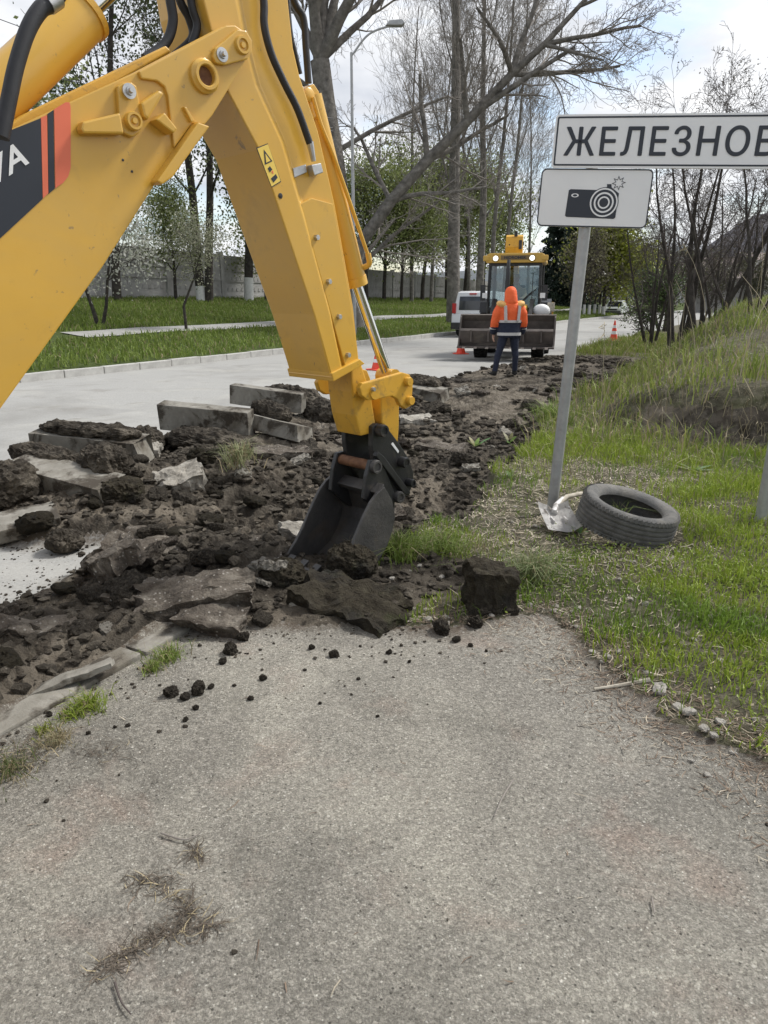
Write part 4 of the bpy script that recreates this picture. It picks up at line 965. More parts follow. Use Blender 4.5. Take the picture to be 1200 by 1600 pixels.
for sg in (-1, 1):
    bm = bmesh.new(); b_prism(bm, [(sg * .10, 1.13), (sg * .15, 1.13), (sg * .16, 1.30), (sg * .165, 1.42), (sg * .12, 1.44), (sg * .11, 1.30)], -.212, -.15); from_bm('reflective_brace', bm, REFL, jk)
    bm = bmesh.new(); bmesh.ops.create_icosphere(bm, subdivisions=3, radius=1, matrix=Matrix.Translation((sg * .175, -.03, 1.455)) @ Matrix.Rotation(sg * -.35, 4, 'Y') @ Matrix.Diagonal((.115, .13, .075, 1))); from_bm('shoulder_yoke', bm, HIVY, jk, True)
remesh_body('hood', [[(0, -.05, 1.42, .13, .10), (0, -.06, 1.50, .135, .12), (0, -.03, 1.60, .125, .135), (0, .0, 1.70, .12, .14), (0, .02, 1.77, .095, .11), (0, .03, 1.80, .05, .06)]], .016, lambda c: 0, [HIVIS], wk)

# machine operator seated in the loader's cab
opw = Matrix.Rotation(TZ, 4, 'Z') @ Vector((0, 2.02 * .97, 1.36 * .95)) + tr.location
op = empty('person', opw, TZ); tag(op, 'operator in beige clothes seated behind the loader windscreen', 'person')
remesh_body('body', [
    [(0, .10, .02, .18, .14), (0, .12, .18, .18, .13), (0, .10, .40, .20, .13), (0, .08, .52, .18, .11), (0, .06, .60, .07, .07), (0, .04, .66, .06, .065)],
    [(-.09, .08, .07, .09, .08), (-.11, -.2, .10, .08, .075), (-.12, -.38, .08, .065, .065), (-.12, -.42, -.1, .055, .06), (-.12, -.40, -.40, .045, .05), (-.12, -.5, -.46, .045, .035)],
    [(.09, .08, .07, .09, .08), (.11, -.2, .10, .08, .075), (.12, -.38, .08, .065, .065), (.12, -.42, -.1, .055, .06), (.12, -.40, -.40, .045, .05), (.12, -.5, -.46, .045, .035)],
    [(-.2, .08, .50, .075, .075), (-.25, .0, .32, .06, .06), (-.2, -.2, .24, .05, .05), (-.15, -.42, .24, .036, .036), (-.13, -.5, .25, .035, .03)],
    [(.2, .08, .50, .075, .075), (.25, .0, .32, .06, .06), (.2, -.2, .24, .05, .05), (.15, -.42, .24, .036, .036), (.13, -.5, .25, .035, .03)]],
    .02, lambda c: 2 if c.z > .62 or (c.y < -.38 and c.z > .2) else (1 if c.z < .16 else 0), [BEIGE, NAVY, SKIN], op, blobs=[((0, .02, .77), (.078, .098, .115)), ((0, -.075, .76), (.016, .02, .022))])
bm = bmesh.new(); bmesh.ops.create_icosphere(bm, subdivisions=3, radius=1, matrix=Matrix.Translation((0, .03, .83)) @ Matrix.Diagonal((.088, .105, .075, 1))); from_bm('cap', bm, BEIGE, op, True)

# ================================================================ VAN, CAR, CONES
def vehicle(name, loc, rz, L, Wd, H, prof, cabin, mt, label, cat, lamps):
    """prof: lower body side outline (y,z), cabin: glasshouse outline; front = +Y"""
    v = empty(name, loc, rz); tag(v, label, cat)
    def loft(bm, pr, w0, w1, zsplit):
        A, B = [], []
        for sg, st in ((-1, A), (1, B)):
            for y, z in pr:
                w = w0 if z < zsplit else w1; st.append(bm.verts.new((sg * w, y, z)))
        k = len(pr)
        for i in range(k): bm.faces.new((A[i], A[(i + 1) % k], B[(i + 1) % k], B[i]))
        bm.faces.new(A[::-1]); bm.faces.new(B)
    bm = bmesh.new(); loft(bm, prof, Wd / 2, Wd / 2, 9); bevel(bm, .05, 3); bd = from_bm('body', bm, mt, v, True)
    zc = sum(z for _, z in cabin) / len(cabin)
    bm = bmesh.new(); loft(bm, cabin, Wd / 2 - .04, Wd / 2 - .17, zc); bevel(bm, .05, 3); cb = from_bm('cabin', bm, mt, v, True)
    return v, bd, cb
def car_wheel(v, x, y, R=.31):
    bm = bmesh.new(); b_lathe(bm, [(.6 * R, -.09), (.9 * R, -.1), (R, -.07), (R, .07), (.9 * R, .1), (.6 * R, .09)], 22, (x, y, R), 'x'); w = from_bm('wheel', bm, TYREK, v)
    bm = bmesh.new(); b_lathe(bm, [(0, -.06), (.3 * R, -.08), (.6 * R, -.085), (.62 * R, 0), (.6 * R, .085), (.3 * R, .08), (0, .06)], 18, (x, y, R), 'x'); from_bm('rim', bm, STEEL, w)
vp = gp(772, 527); hd = -RA
vn, bd, cb = vehicle('van', (vp.x, vp.y + 2, .0), hd, 4.2, 1.74, 1.85,
    [(-2.1, .30), (-2.12, .55), (-2.08, .95), (1.1, 1.0), (1.9, .92), (2.1, .75), (2.12, .32)],
    [(-2.06, .94), (-2.0, 1.45), (-1.88, 1.78), (-1.6, 1.84), (.2, 1.80), (.55, 1.70), (1.25, 1.02), (1.2, .94)], VANW, 'small white van parked on the road beyond the loader', 'van', None)
for x in (-.76, .76):
    for y in (-1.35, 1.35): car_wheel(vn, x, y)
    tpart('tail_lamp', lambda bm, x=x: b_box(bm, (x - .07, -2.14, .95), (x + .07, -2.02, 1.35)), LAMPR, vn, .02)
tpart('rear_window', lambda bm: b_prism(bm, [(-2.065, 1.08), (-2.02, 1.45), (-1.965, 1.62), (-1.95, 1.62), (-1.99, 1.42), (-2.03, 1.08)], -.56, .56, 'x'), GLASSD, vn)
for sg in (-1, 1): tpart('side_window', lambda bm, sg=sg: b_prism(bm, [(.1, 1.06), (.1, 1.62), (.42, 1.60), (1.0, 1.06)], sg * .72, sg * .83, 'x'), GLASSD, vn, .01)
tpart('bumper', lambda bm: b_box(bm, (-.86, -2.2, .32), (.86, -2.06, .58)), BLACK, vn, .03)
tpart('number_plate', lambda bm: b_box(bm, (-.26, -2.125, .72), (.26, -2.10, .84)), CONEW, vn, .005)
tpart('roof_lamp', lambda bm: b_box(bm, (-.15, -1.97, 1.70), (.15, -1.90, 1.75)), LAMPR, vn, .005)
cp = gp(962, 494)
cr, bd, cb = vehicle('car', (cp.x, cp.y, 0), math.pi - RA, 4.1, 1.64, 1.42,
    [(-2.05, .35), (-2.05, .80), (-1.2, .88), (1.0, .86), (1.98, .74), (2.05, .60), (2.05, .32)],
    [(-1.15, .84), (-.75, 1.36), (-.5, 1.42), (.3, 1.42), (.55, 1.36), (1.05, .84)], CARS, 'pale boxy saloon car coming up the far road', 'car', None)
for x in (-.70, .70):
    for y in (-1.25, 1.3): car_wheel(cr, x, y, .29)
    tpart('headlamp', lambda bm, x=x: b_box(bm, (x * .85 - .13, 2.02, .56), (x * .85 + .13, 2.07, .70)), CONEW, cr, .01)
tpart('windscreen', lambda bm: b_prism(bm, [(.60, 1.30), (1.02, .90), (1.06, .90), (.64, 1.32)], -.60, .60, 'x'), GLASSD, cr)
tpart('grille', lambda bm: b_box(bm, (-.42, 2.02, .55), (.42, 2.062, .68)), BLACK, cr); tpart('bumper', lambda bm: b_box(bm, (-.8, 2.0, .36), (.8, 2.12, .48)), BLACK, cr, .02)
def cone(loc, H, label, stacked=1):
    c = empty('traffic_cone', loc, random.uniform(0, 1)); tag(c, label, 'traffic cone')
    bm = bmesh.new()
    for k in range(stacked): b_box(bm, (-.19, -.19, .05 * k), (.19, .19, .05 * k + .03))
    bevel(bm, .008); from_bm('base', bm, CONEO, c)
    z0 = .03 + .05 * (stacked - 1); R0 = .135
    def rad(t): return R0 * (1 - t) + .022 * t
    for j, (a, b, m) in enumerate(((0, .30, CONEO), (.30, .46, CONEW), (.46, .62, CONEO), (.62, .76, CONEW), (.76, 1, CONEO))):
        bm = bmesh.new(); hh = H - z0; pr = [(rad(a), z0 + hh * a), (rad(b), z0 + hh * b)]
        if b == 1: pr.append((.0, z0 + hh * b + .005))
        b_lathe(bm, pr, 20); from_bm('cone_body' if m is CONEO else 'white_band', bm, m, c)
def ground_at(px, py): q = gt(px, py); return (q.x, q.y, q.z - .004)
cone(ground_at(958, 537), .78, 'stacked orange and white traffic cones on the grass edge right of the road', 3)
cone(ground_at(720, 553), .50, 'orange traffic cone on the road beside the white van and loader bucket')
cone(ground_at(590, 578), .50, 'orange traffic cone on the road showing behind the chrome piston rod')

# ================================================================ RUBBLE, CLODS, STONES
def lump_mesh(name, seed, dims, sub, rough, mt, ridge=.5, box=0.0):
    bm = bmesh.new(); bmesh.ops.create_icosphere(bm, subdivisions=sub, radius=1.0)
    o_ = Vector((seed * 7.13, seed * 3.7, seed * 1.9))
    for v in bm.verts:
        d = v.co.normalized()
        if box:   # push towards a box
            m_ = max(abs(d.x), abs(d.y), abs(d.z)); d = d.lerp(d / m_, box)
        gm = (dims[0] * dims[1] * dims[2]) ** (1 / 3); p = Vector((d.x * dims[0], d.y * dims[1], d.z * dims[2])); e = p / gm
        n1 = mnoise.fractal(e * 1.1 + o_, 1.0, 2.0, 3); n2 = 1 - abs(mnoise.noise(e * 2.6 + o_ * 2)) * 2; n3 = mnoise.fractal(e * 6.5 + o_, 1.0, 2.0, 4)
        nv_ = Vector((d.x / dims[0], d.y / dims[1], d.z / dims[2])).normalized()
        v.co = p + nv_ * gm * rough * (.50 * n1 + ridge * .22 * n2 + .30 * n3) + Vector((mnoise.noise(e * 5 + o_), mnoise.noise(e * 5 + o_ * 3), 0)) * gm * rough * .18
    me = bpy.data.meshes.new(name); bm.to_mesh(me); bm.free(); me.materials.append(mt); return me
def slab_mesh(name, seed, L, Wd, T, mt, jag=.12, rough=.012, cuts=11):
    """broken slab: boxy grid with ragged outline and rough skin"""
    bm = bmesh.new(); bmesh.ops.create_cube(bm, size=1.0)
    bmesh.ops.subdivide_edges(bm, edges=list(bm.edges), cuts=cuts, use_grid_fill=True)
    o_ = Vector((seed * 5.1, seed * 2.3, seed))
    for v in bm.verts:
        x, y, z = v.co
        a = math.atan2(y, x); k = 1 + jag * (mnoise.noise(Vector((math.cos(a) * 1.6, math.sin(a) * 1.6, 0)) + o_) * 1.4 + .5 * mnoise.noise(Vector((math.cos(a) * 5, math.sin(a) * 5, 0)) + o_))
        p = Vector((x * L * k, y * Wd * k, z * T))
        p += Vector((mnoise.fractal(p * 24 + o_, 1, 2, 2), mnoise.fractal(p * 24 + o_ * 2, 1, 2, 2), mnoise.fractal(p * 24 + o_ * 3, 1, 2, 2))) * rough * .9
        p += Vector((mnoise.noise(p * 9 + o_), mnoise.noise(p * 9 + o_ * 2), mnoise.noise(p * 9 + o_ * 3))) * rough * 1.6 + Vector((0, 0, mnoise.fractal(p * 5 + o_, 1, 2, 3))) * rough * 2
        v.co = p
    me = bpy.data.meshes.new(name); bm.to_mesh(me); bm.free(); me.materials.append(mt); return me
def kerb_mesh(seed, L=1.0, Wd=.15, T=.30, broken=0.0, mt=CONC):
    bm = bmesh.new(); b_prism(bm, [(-L / 2, -T / 2), (L / 2, -T / 2), (L / 2, T / 2), (-L / 2, T / 2)], -Wd / 2, Wd / 2)
    bmesh.ops.subdivide_edges(bm, edges=[e for e in bm.edges if abs(e.verts[0].co.x - e.verts[1].co.x) > .5 * L], cuts=11)
    if broken:
        for v in bm.verts:
            if v.co.x > L / 2 - .04: v.co.x -= broken * (.3 + (v.co.z / T + .5) * .8 + (v.co.y / Wd) * .5)
    bevel(bm, .010, 2)
    for v in bm.verts: v.co += Vector((mnoise.noise(v.co * 14 + Vector((seed, 0, 0))), mnoise.noise(v.co * 14 + Vector((0, seed, 0))), mnoise.noise(v.co * 14 + Vector((0, 0, seed))))) * .004
    me = bpy.data.meshes.new('kerbstone'); bmesh.ops.recalc_face_normals(bm, faces=bm.faces); bm.to_mesh(me); bm.free(); me.materials.append(mt); return me
def put(name, me, loc, rot, label, cat, group=None):
    o = link(bpy.data.objects.new(name, me)); o.location = loc; o.rotation_euler = [math.radians(a) for a in rot]
    tag(o, label, cat, group); return o
def at_px(px, py, z): q = gp(px, py, z); return Vector((q.x, q.y, z))
# dug-up kerbstones: (pixel of centre, centre height, length, width, thickness, rotation, broken, label)
KB = [((150, 696), .33, 1.0, .30, .20, (6, 4, -9), .10, 'dug-up kerbstone with a broken pale end, topmost of the stack beside the road'),
      ((108, 752), .24, .95, .30, .17, (8, 7, -22), .08, 'long dark kerbstone crusted with soil, middle of the stack'),
      ((86, 790), .085, .80, .34, .11, (2, 4, -20), .0, 'flat kerbstone with pale top sticking out under the stack'),
      ((12, 822), .09, .62, .36, .09, (5, -6, 28), .0, 'pale kerb slab on the light asphalt carrying a lump of soil'),
      ((322, 655), .30, 1.02, .16, .28, (10, 3, -14), .0, 'kerbstone with rounded worn end standing on edge in the soil'),
      ((432, 668), .22, .85, .30, .16, (-14, 6, -33), .06, 'clean pale kerbstone lying tilted over the soil heap'),
      ((418, 622), .32, .98, .15, .24, (4, 5, -17), .0, 'upright kerbstone at the back of the heap with earth behind it'),
      ((664, 612), .16, .75, .34, .16, (8, 8, -28), .06, 'kerbstone under a thick layer of black earth near the piston rod')]
for k, (pxy, z, L, Wd, T, rot, br, lab_) in enumerate(KB):
    put('dug_up_kerbstone', kerb_mesh(k * 3.3, L, Wd, T, br), at_px(*pxy, z), rot, lab_, 'kerbstone')
# soil crusts and clods one can tell apart: (pixel, centre height, dims, rotation, material, label)
CL = [((140, 672), .46, (.44, .13, .045), (0, 3, -9), CLOD, 'earth crust lying along the topmost broken kerbstone'),
      ((70, 712), .36, (.30, .13, .06), (0, 6, -20), CLOD, 'dark earth lump on the left half of the crusted kerbstone'),
      ((165, 725), .33, (.20, .16, .13), (0, 8, -30), CLOD, 'peaked heap of crumbly earth on the crusted kerbstone'),
      ((190, 775), .17, (.15, .12, .12), (0, 0, 20), CRUST, 'brown earth block below the broken end of the middle kerbstone'),
      ((10, 760), .24, (.22, .20, .18), (0, -10, 30), CLOD, 'big earth lump resting on the pale kerb slab'),
      ((228, 690), .26, (.16, .15, .14), (0, 0, 0), CLOD, 'earth clod stuck to the broken end of the topmost kerbstone'),
      ((330, 690), .20, (.46, .2, .10), (0, 4, -12), CLOD, 'wide bank of black earth in front of the rounded kerbstone'),
      ((425, 643), .36, (.24, .10, .09), (0, 10, -28), CLOD, 'thick earth crust sitting on the clean pale kerbstone'),
      ((455, 627), .20, (.46, .20, .20), (0, 4, -14), CLOD, 'loose earth piled behind the upright kerbstone'),
      ((505, 645), .14, (.24, .20, .17), (0, 0, 0), CLOD, 'earth clod between the upright kerbstone and the dipper'),
      ((652, 596), .29, (.40, .18, .09), (0, 4, -24), CLOD, 'long layer of black earth topping the kerbstone near the piston rod'),
      ((560, 945), .045, (.30, .20, .062), (4, 6, -35), CRUST, 'large flat turf sod turned over on the pavement before the bucket'),
      ((765, 922), .11, (.135, .12, .14), (0, 6, 12), CRUST, 'cracked upright earth block at the grass edge'),
      ((757, 945), .045, (.085, .075, .05), (12, 0, 8), CLOD, 'half-round earth piece leaning on the cracked block'),
      ((548, 878), .10, (.13, .12, .11), (0, 0, 0), CRUST, 'earth clod with grass held at the bucket lip'),
      ((440, 905), .05, (.13, .10, .10), (0, 0, 0), CRUST, 'mossy clod left of the bucket cutting edge'),
      ((100, 845), .07, (.11, .10, .07), (0, 0, 0), CLOD, 'dark clod on the edge of the light asphalt patch'),
      ((240, 690), .2, (.1, .1, .1), (0, 0, 0), CLOD, 'small clod wedged behind the pale broken lump')]
for k, (pxy, z, dm, rot, mt, lab_) in enumerate(CL):
    bx = .5 if 'block' in lab_ else (.35 if 'sod' in lab_ or 'crust' in lab_ else 0.1)
    if 'turf sod' in lab_ or 'cracked upright' in lab_:
        sd = (.56, .34, .085) if 'sod' in lab_ else (.22, .20, .25)
        put('earth_clod', slab_mesh('earth_clod', k + 21, *sd, mt, .26 if 'sod' in lab_ else .15, rough=.015, cuts=27), at_px(*pxy, z), rot, lab_, 'clod'); continue
    put('earth_clod', lump_mesh('earth_clod', k + 1, dm, 5, .36 if bx < .5 else .32, mt, .8, bx), at_px(*pxy, z), rot, lab_, 'clod')
# broken asphalt / concrete pieces
BRK = [((285, 757), .17, (.34, .24, .20), (22, -14, 20), PALE, 'pale broken concrete lump amid black soil'),
       ((232, 705), .20, (.18, .15, .16), (10, 20, 0), PALE, 'small pale broken lump at the end of the stacked kerbstones'),
       ((175, 872), .14, (.46, .26, .09), (24, -14, -62), BROKE, 'tilted broken asphalt slab with a pale edge'),
       ((235, 858), .13, (.50, .34, .07), (8, 10, -10), BROKE, 'reddish asphalt slab lying flat beside the tilted slab'),
       ((305, 932), .11, (.52, .22, .10), (12, -6, 14), BROKE, 'long rounded asphalt slab caked with soil'),
       ((215, 932), .08, (.34, .24, .08), (6, -8, -20), BROKE, 'asphalt slab half buried at the edge of the light asphalt'),
       ((440, 716), .12, (.52, .22, .16), (6, 2, 8), BROKE, 'rough block of old asphalt under the clean kerbstone'),
       ((462, 830), .06, (.20, .17, .09), (8, 12, 0), PALE, 'pale stone beside the bucket shell'),
       ((390, 875), .05, (.34, .30, .07), (10, -8, 30), BROKE, 'pale crumbled asphalt piece in the middle of the dug soil'),
       ((106, 1060), .045, (.34, .075, .022), (-6, -12, 24), CONC, 'thin tilted concrete sliver beside the flush kerb'),
       ((30, 985), .05, (.42, .16, .06), (0, 4, 12), BROKE, 'broken asphalt edge overhanging roots at the dug hole'),
       ((465, 947), .03, (.085, .05, .035), (0, 0, 12), PALE, 'small squared pale stone at the pavement edge'),
       ((330, 965), .06, (.30, .18, .07), (6, 10, -8), BROKE, 'asphalt chunk at the front rim of the dug soil'),
       ((650, 655), .04, (.42, .34, .06), (4, 3, 10), PALE, 'pale flat slab in the cleared strip behind the bucket'),
       ((560, 690), .05, (.5, .3, .08), (4, -3, 16), BROKE, 'dusty slab under the dipper snout'),
       ((690, 700), .0, (.5, .26, .07), (5, 3, -14), BROKE, 'dusty slab at the lip of the trench')]
for k, (pxy, z, dm, rot, mt, lab_) in enumerate(BRK):
    put('broken_slab' if dm[2] < .12 else 'broken_lump', slab_mesh('broken_slab', k + 3, *dm, mt, .16 if mt is not CONC else .08, rough=.016 if mt is not CONC else .004), at_px(*pxy, z), rot, lab_, 'rubble')
# small clods scattered over the pavement: look-alikes
cm = [lump_mesh('small_clod', 40 + i, (1, .85, .68), 4, .75, CLOD, .9, .35) for i in range(4)]
for (x, y, r) in [(690, 988, .042), (742, 979, .034), (713, 1002, .018), (522, 1026, .020), (487, 1014, .014), (608, 1021, .013), (392, 1093, .011), (411, 1062, .014), (310, 1082, .030), (290, 1092, .018), (268, 1086, .026),
                  (330, 1075, .012), (306, 1108, .011), (290, 1126, .011), (77, 1118, .011), (138, 1147, .008), (200, 1135, .008), (180, 1137, .006), (360, 1020, .03), (380, 1000, .026), (348, 1036, .016), (590, 1120, .006), (500, 1100, .006), (560, 1062, .007), (640, 1035, .008), (735, 1010, .010), (760, 1018, .007)]:
    q = gt(x, y); o = put('small_clod', random.choice(cm), (q.x, q.y, q.z + r * .55), (random.uniform(0, 360), random.uniform(0, 40), random.uniform(0, 360)), 'small dark soil clod fallen on the pale pavement', 'clod', 'clods fallen on the pavement'); o.scale = (r, r, r)
# rough clods in the dug strip: countable lumps, look-alikes
cm2 = [lump_mesh('soil_lump', 60 + i, (1, .8, .5), 4, .42, CLOD if i % 3 else CRUST, .9, .5) for i in range(7)]
cnt = 0
while cnt < 170:
    s0 = 1.6 + 17 * random.random() ** 1.5; n0 = random.uniform(-5.7, -1.7)
    if int(zone(np.array([s0]), np.array([n0]))[0]) != 2: continue
    x, y = xy(s0, n0); r = random.choice((.035, .045, .06, .06, .08, .11)) * (1 if s0 < 8 else 1.35)
    if (Vector((x, y)) - Vector((-.1, 4.05))).length < .55 and r > .05: continue
    if abs(x - wk0.x) < .6 and abs(y - wk0.y) < .6: continue
    o = put('soil_lump', random.choice(cm2), (x, y, hz(x, y) + r * .25), (random.uniform(-25, 25), random.uniform(-25, 25), random.uniform(0, 360)), 'rough soil lump strewn in the dug strip', 'clod', 'soil lumps in the dug strip')
    o.scale = (r, r * random.uniform(.8, 1.3), r * random.uniform(.7, 1.1)); cnt += 1

am = [slab_mesh('asphalt_piece', 30 + i, 1, .72, .22, (BROKE, PALE, BROKE, CONC, BROKE)[i], .2, rough=.03) for i in range(5)]
cnt = 0
while cnt < 90:
    s0 = 1.8 + 15 * random.random() ** 1.4; n0 = random.uniform(-5.6, -2.0)
    if int(zone(np.array([s0]), np.array([n0]))[0]) not in (2, 6): continue
    x, y = xy(s0, n0); r = random.choice((.07, .09, .12, .16, .22)) * (1 if s0 < 8 else 1.3)
    if (Vector((x, y)) - Vector((-.1, 4.05))).length < .6 or (abs(x - wk0.x) < .6 and abs(y - wk0.y) < .6): continue
    o = put('asphalt_piece', random.choice(am), (x, y, hz(x, y) + r * .12), (random.gauss(0, 14), random.gauss(0, 14), random.uniform(0, 360)), 'flat broken asphalt piece lying in the dug strip', 'rubble', 'broken asphalt pieces in the dug strip'); o.scale = (r, r, r); cnt += 1

def sample_zone(N, srange, nrange, zs, seed):
    r = np.random.default_rng(seed); s = r.uniform(*srange, N); n = r.uniform(*nrange, N)
    k = np.isin(zone(s, n), zs); return s[k], n[k]
def ico_stuff(name, P, R, mt, seed, flat=.75):
    bm = bmesh.new(); bmesh.ops.create_icosphere(bm, subdivisions=1, radius=1); bv = np.array([v.co[:] for v in bm.verts]); bf = np.array([[v.index for v in f.verts] for f in bm.faces]); bm.free()
    r = np.random.default_rng(seed); N = len(P); nv = len(bv)
    V = bv[None] * (1 + r.uniform(-.35, .35, (N, nv, 1))) * R[:, None, None] * np.stack([r.uniform(.7, 1.3, N), r.uniform(.7, 1.3, N), r.uniform(.5, 1, N) * flat], -1)[:, None, :]
    a = r.uniform(0, 6.28, N); c, s = np.cos(a)[:, None], np.sin(a)[:, None]
    V = np.stack([V[..., 0] * c - V[..., 1] * s, V[..., 0] * s + V[..., 1] * c, V[..., 2]], -1) + P[:, None, :]
    F = (bf[None] + (np.arange(N) * nv)[:, None, None]).reshape(-1, 3)
    return tag(mesh_np(name, V.reshape(-1, 3), F, mt), kind='stuff')
s, n = sample_zone(16000, (1.2, 9.5), (-5.7, -1.2), [2], 1)
x, y = xy(s, n); R = .005 + .028 * rng.random(len(s)) ** 3 * (1 + s / 12)
ico_stuff('soil_crumbs', np.stack([x, y, height(x, y) + R * .3], -1), R, CLOD, 2)['label'] = 'fine soil crumbs over the dug strip'
s, n = sample_zone(4000, (7, 20), (-5.7, -2.2), [2], 3)
x, y = xy(s, n); R = .015 + .05 * rng.random(len(s)) ** 2.5
ico_stuff('far_soil_crumbs', np.stack([x, y, height(x, y) + R * .3], -1), R, CLOD, 4)
# crumbs spilled onto asphalt next to the dig
s, n = sample_zone(60000, (.8, 4.2), (-5.4, .6), [1, 3], 5)
def near_zone(s, n, zs, d):
    out = np.zeros(len(s), bool)
    for a in range(8): out |= np.isin(zone(s + d * math.cos(a * .785), n + d * math.sin(a * .785)), zs)
    return out
d1 = near_zone(s, n, [2], .12); d2 = near_zone(s, n, [2], .35); d3 = near_zone(s, n, [2], .75)
p_ = np.where(d1, .55, np.where(d2, .16, np.where(d3, .03, .0015))); k = rng.random(len(s)) < p_
s, n = s[k], n[k]; x, y = xy(s, n); R = .0018 + .009 * rng.random(len(s)) ** 4
ico_stuff('spilled_crumbs', np.stack([x, y, height(x, y) + R * .4], -1), R, CLOD, 6)
# pale grit and pebbles
s, n = sample_zone(9000, (.8, 3.6), (-2.3, 1.6), [3], 7); k = rng.random(len(s)) < .22
s, n = s[k], n[k]; x, y = xy(s, n); R = .0014 + .0035 * rng.random(len(s)) ** 3
ico_stuff('pale_grit', np.stack([x, y, height(x, y) + R * .3], -1), R, PALE, 8)
s, n = sample_zone(9000, (2.0, 7), (-2.3, 1.8), [4], 9); k = rng.random(len(s)) < .10 + .5 * near_zone(s, n, [3], .2)
s, n = s[k], n[k]; x, y = xy(s, n); R = .004 + .016 * rng.random(len(s)) ** 3
ico_stuff('verge_pebbles', np.stack([x, y, height(x, y) + R * .3], -1), R, PALE, 10)
# stones along the pavement edge
sm_ = [lump_mesh('pale_stone', 80 + i, (1, .8, .45), 3, .4, STONE, .6, .5) for i in range(3)]
for (x, y, r) in [(1030, 1080, .032), (1060, 1108, .022), (1075, 1115, .026), (1100, 1140, .018), (1115, 1150, .016), (925, 1020, .015), (940, 1035, .011), (953, 1052, .010), (1125, 1130, .02), (690, 903, .016), (655, 885, .014), (612, 905, .018), (640, 893, .012), (1145, 1178, .014), (1080, 1190, .011), (1105, 1212, .012)]:
    q = gt(x, y); o = put('pale_stone', random.choice(sm_), (q.x, q.y, q.z + r * .3), (random.uniform(-20, 20), random.uniform(-20, 20), random.uniform(0, 360)), 'small pale stone along the grass edge of the pavement', 'stone', 'pale stones at the pavement edge'); o.scale = (r, r, r)
# branch and sticks
def stick(pxs, r, label, mt=WOODG, lift=.01):
    P = [gt(*q) + Vector((0, 0, lift)) for q in pxs]; base = P[0].copy(); P = spline(P, 5)
    bm = bmesh.new(); b_tube(bm, [p - base for p in P], [r * (1 - .6 * i / len(P)) for i in range(len(P))], 7); o = from_bm('stick', bm, mt); o.location = base; tag(o, label, 'stick'); return o
stick([(1015, 1066), (970, 1074), (928, 1080)], .011, 'short bare grey branch lying at the grass edge')
stick([(802, 1222), (785, 1250), (772, 1280)], .003, 'thin dark twig on the open pavement', TWIG)
stick([(252, 1306), (285, 1316), (300, 1313), (315, 1305)], .003, 'bent dry stem with leaf on the pavement', TWIG)
stick([(1018, 1408), (1022, 1432)], .003, 'tiny straight twig on the pavement right of centre', TWIG)
stick([(180, 1540), (190, 1570), (205, 1590)], .003, 'curved dark rootlet at the near left of the pavement', TWIGD)

# ================================================================ GRASS AND LITTER
def blades(name, P, Hh, Wd, colr, seed, lean=.5, mt=GRASS):
    """each blade: two-segment bent strip, three triangles"""
    r = np.random.default_rng(seed); N = len(P)
    a = r.uniform(0, 2 * np.pi, N); b = r.uniform(0, 2 * np.pi, N); L = r.uniform(.15, 1, N) * lean
    side = np.stack([np.cos(a), np.sin(a), 0 * a], -1) * (Wd * .5)[:, None]
    ld = np.stack([np.cos(b), np.sin(b), 0 * b], -1)
    up = np.array([0, 0, 1.0])
    mid = P + up * (Hh * .55)[:, None] + ld * (Hh * L * .28)[:, None]
    tip = P + up * (Hh * (1 - .35 * L))[:, None] + ld * (Hh * L * .95)[:, None]
    V = np.stack([P - side, P + side, mid - side * .8, mid + side * .8, tip], 1)
    f = np.array([[0, 1, 3], [0, 3, 2], [2, 3, 4]]); F = (f[None] + (np.arange(N) * 5)[:, None, None]).reshape(-1, 3)
    C = np.repeat(colr[:, None, :], 5, 1)
    return tag(mesh_np(name, V.reshape(-1, 3), F, mt, col=C.reshape(-1, 3)), kind='stuff')
def gcol(N, seed, g1=(.075, .115, .022), g2=(.16, .20, .055), dry=.15, dc=(.34, .28, .17)):
    r = np.random.default_rng(seed); t = r.random(N)[:, None]; c = np.array(g1) * (1 - t) + np.array(g2) * t
    k = (r.random(N) < dry)[:, None]; return np.where(k, np.array(dc) * r.uniform(.7, 1.15, (N, 1)), c)
def pts(s, n, lift=0): x, y = xy(s, n); return np.stack([x, y, height(x, y) + lift], -1)
# near verge: short mixed turf; bare patches where litter lies
s, n = sample_zone(300000, (2.1, 8.0), (-2.6, 2.7), [4], 21)
near = near_zone(s, n, [3], .10)
dens = sstep(-.30, .25, fbm(s * 1.4, n * 1.4, 3, 201)) * .55 + .30
dens *= 1 - .93 * np.exp(-(((n + 1.15) / .85) ** 4 + ((s - 5.6) / 1.9) ** 4))
dens *= .4 + .6 * sstep(-.26, .05, fbm(s * 2.6, n * 2.6, 3, 203))     # straw-covered ground round the sign post
dens *= np.where(near, .55, 1.0); dens *= np.where(s < 4.6, 1.0, .8)
ty_s, ty_n = sn(ty.location.x, ty.location.y); dens *= np.where((s - ty_s) ** 2 + (n - ty_n) ** 2 < .36 ** 2, .08, 1)
k = rng.random(len(s)) < dens; s, n = s[k], n[k]
Hh = (.025 + .055 * rng.random(len(s)) ** 1.5) * (1 + .9 * sstep(4.6, 7, s)) * (1 + .7 * np.clip(fbm(s * 2.2, n * 2.2, 2, 205), 0, 1))
g = gcol(len(s), 22, (.15, .225, .02), (.34, .41, .065), .07)
dm = sstep(.0, .5, fbm(s * 1.1, n * 1.1, 3, 207))[:, None]; g = g * (1 - .30 * dm) * np.where(dm > .5, np.array([.8, .95, 1.0]), np.array([1, 1, 1]))
blades('grass', pts(s, n), Hh, .0035 + .004 * rng.random(len(s)), g, 23, .9)['label'] = 'short green turf of the near verge'
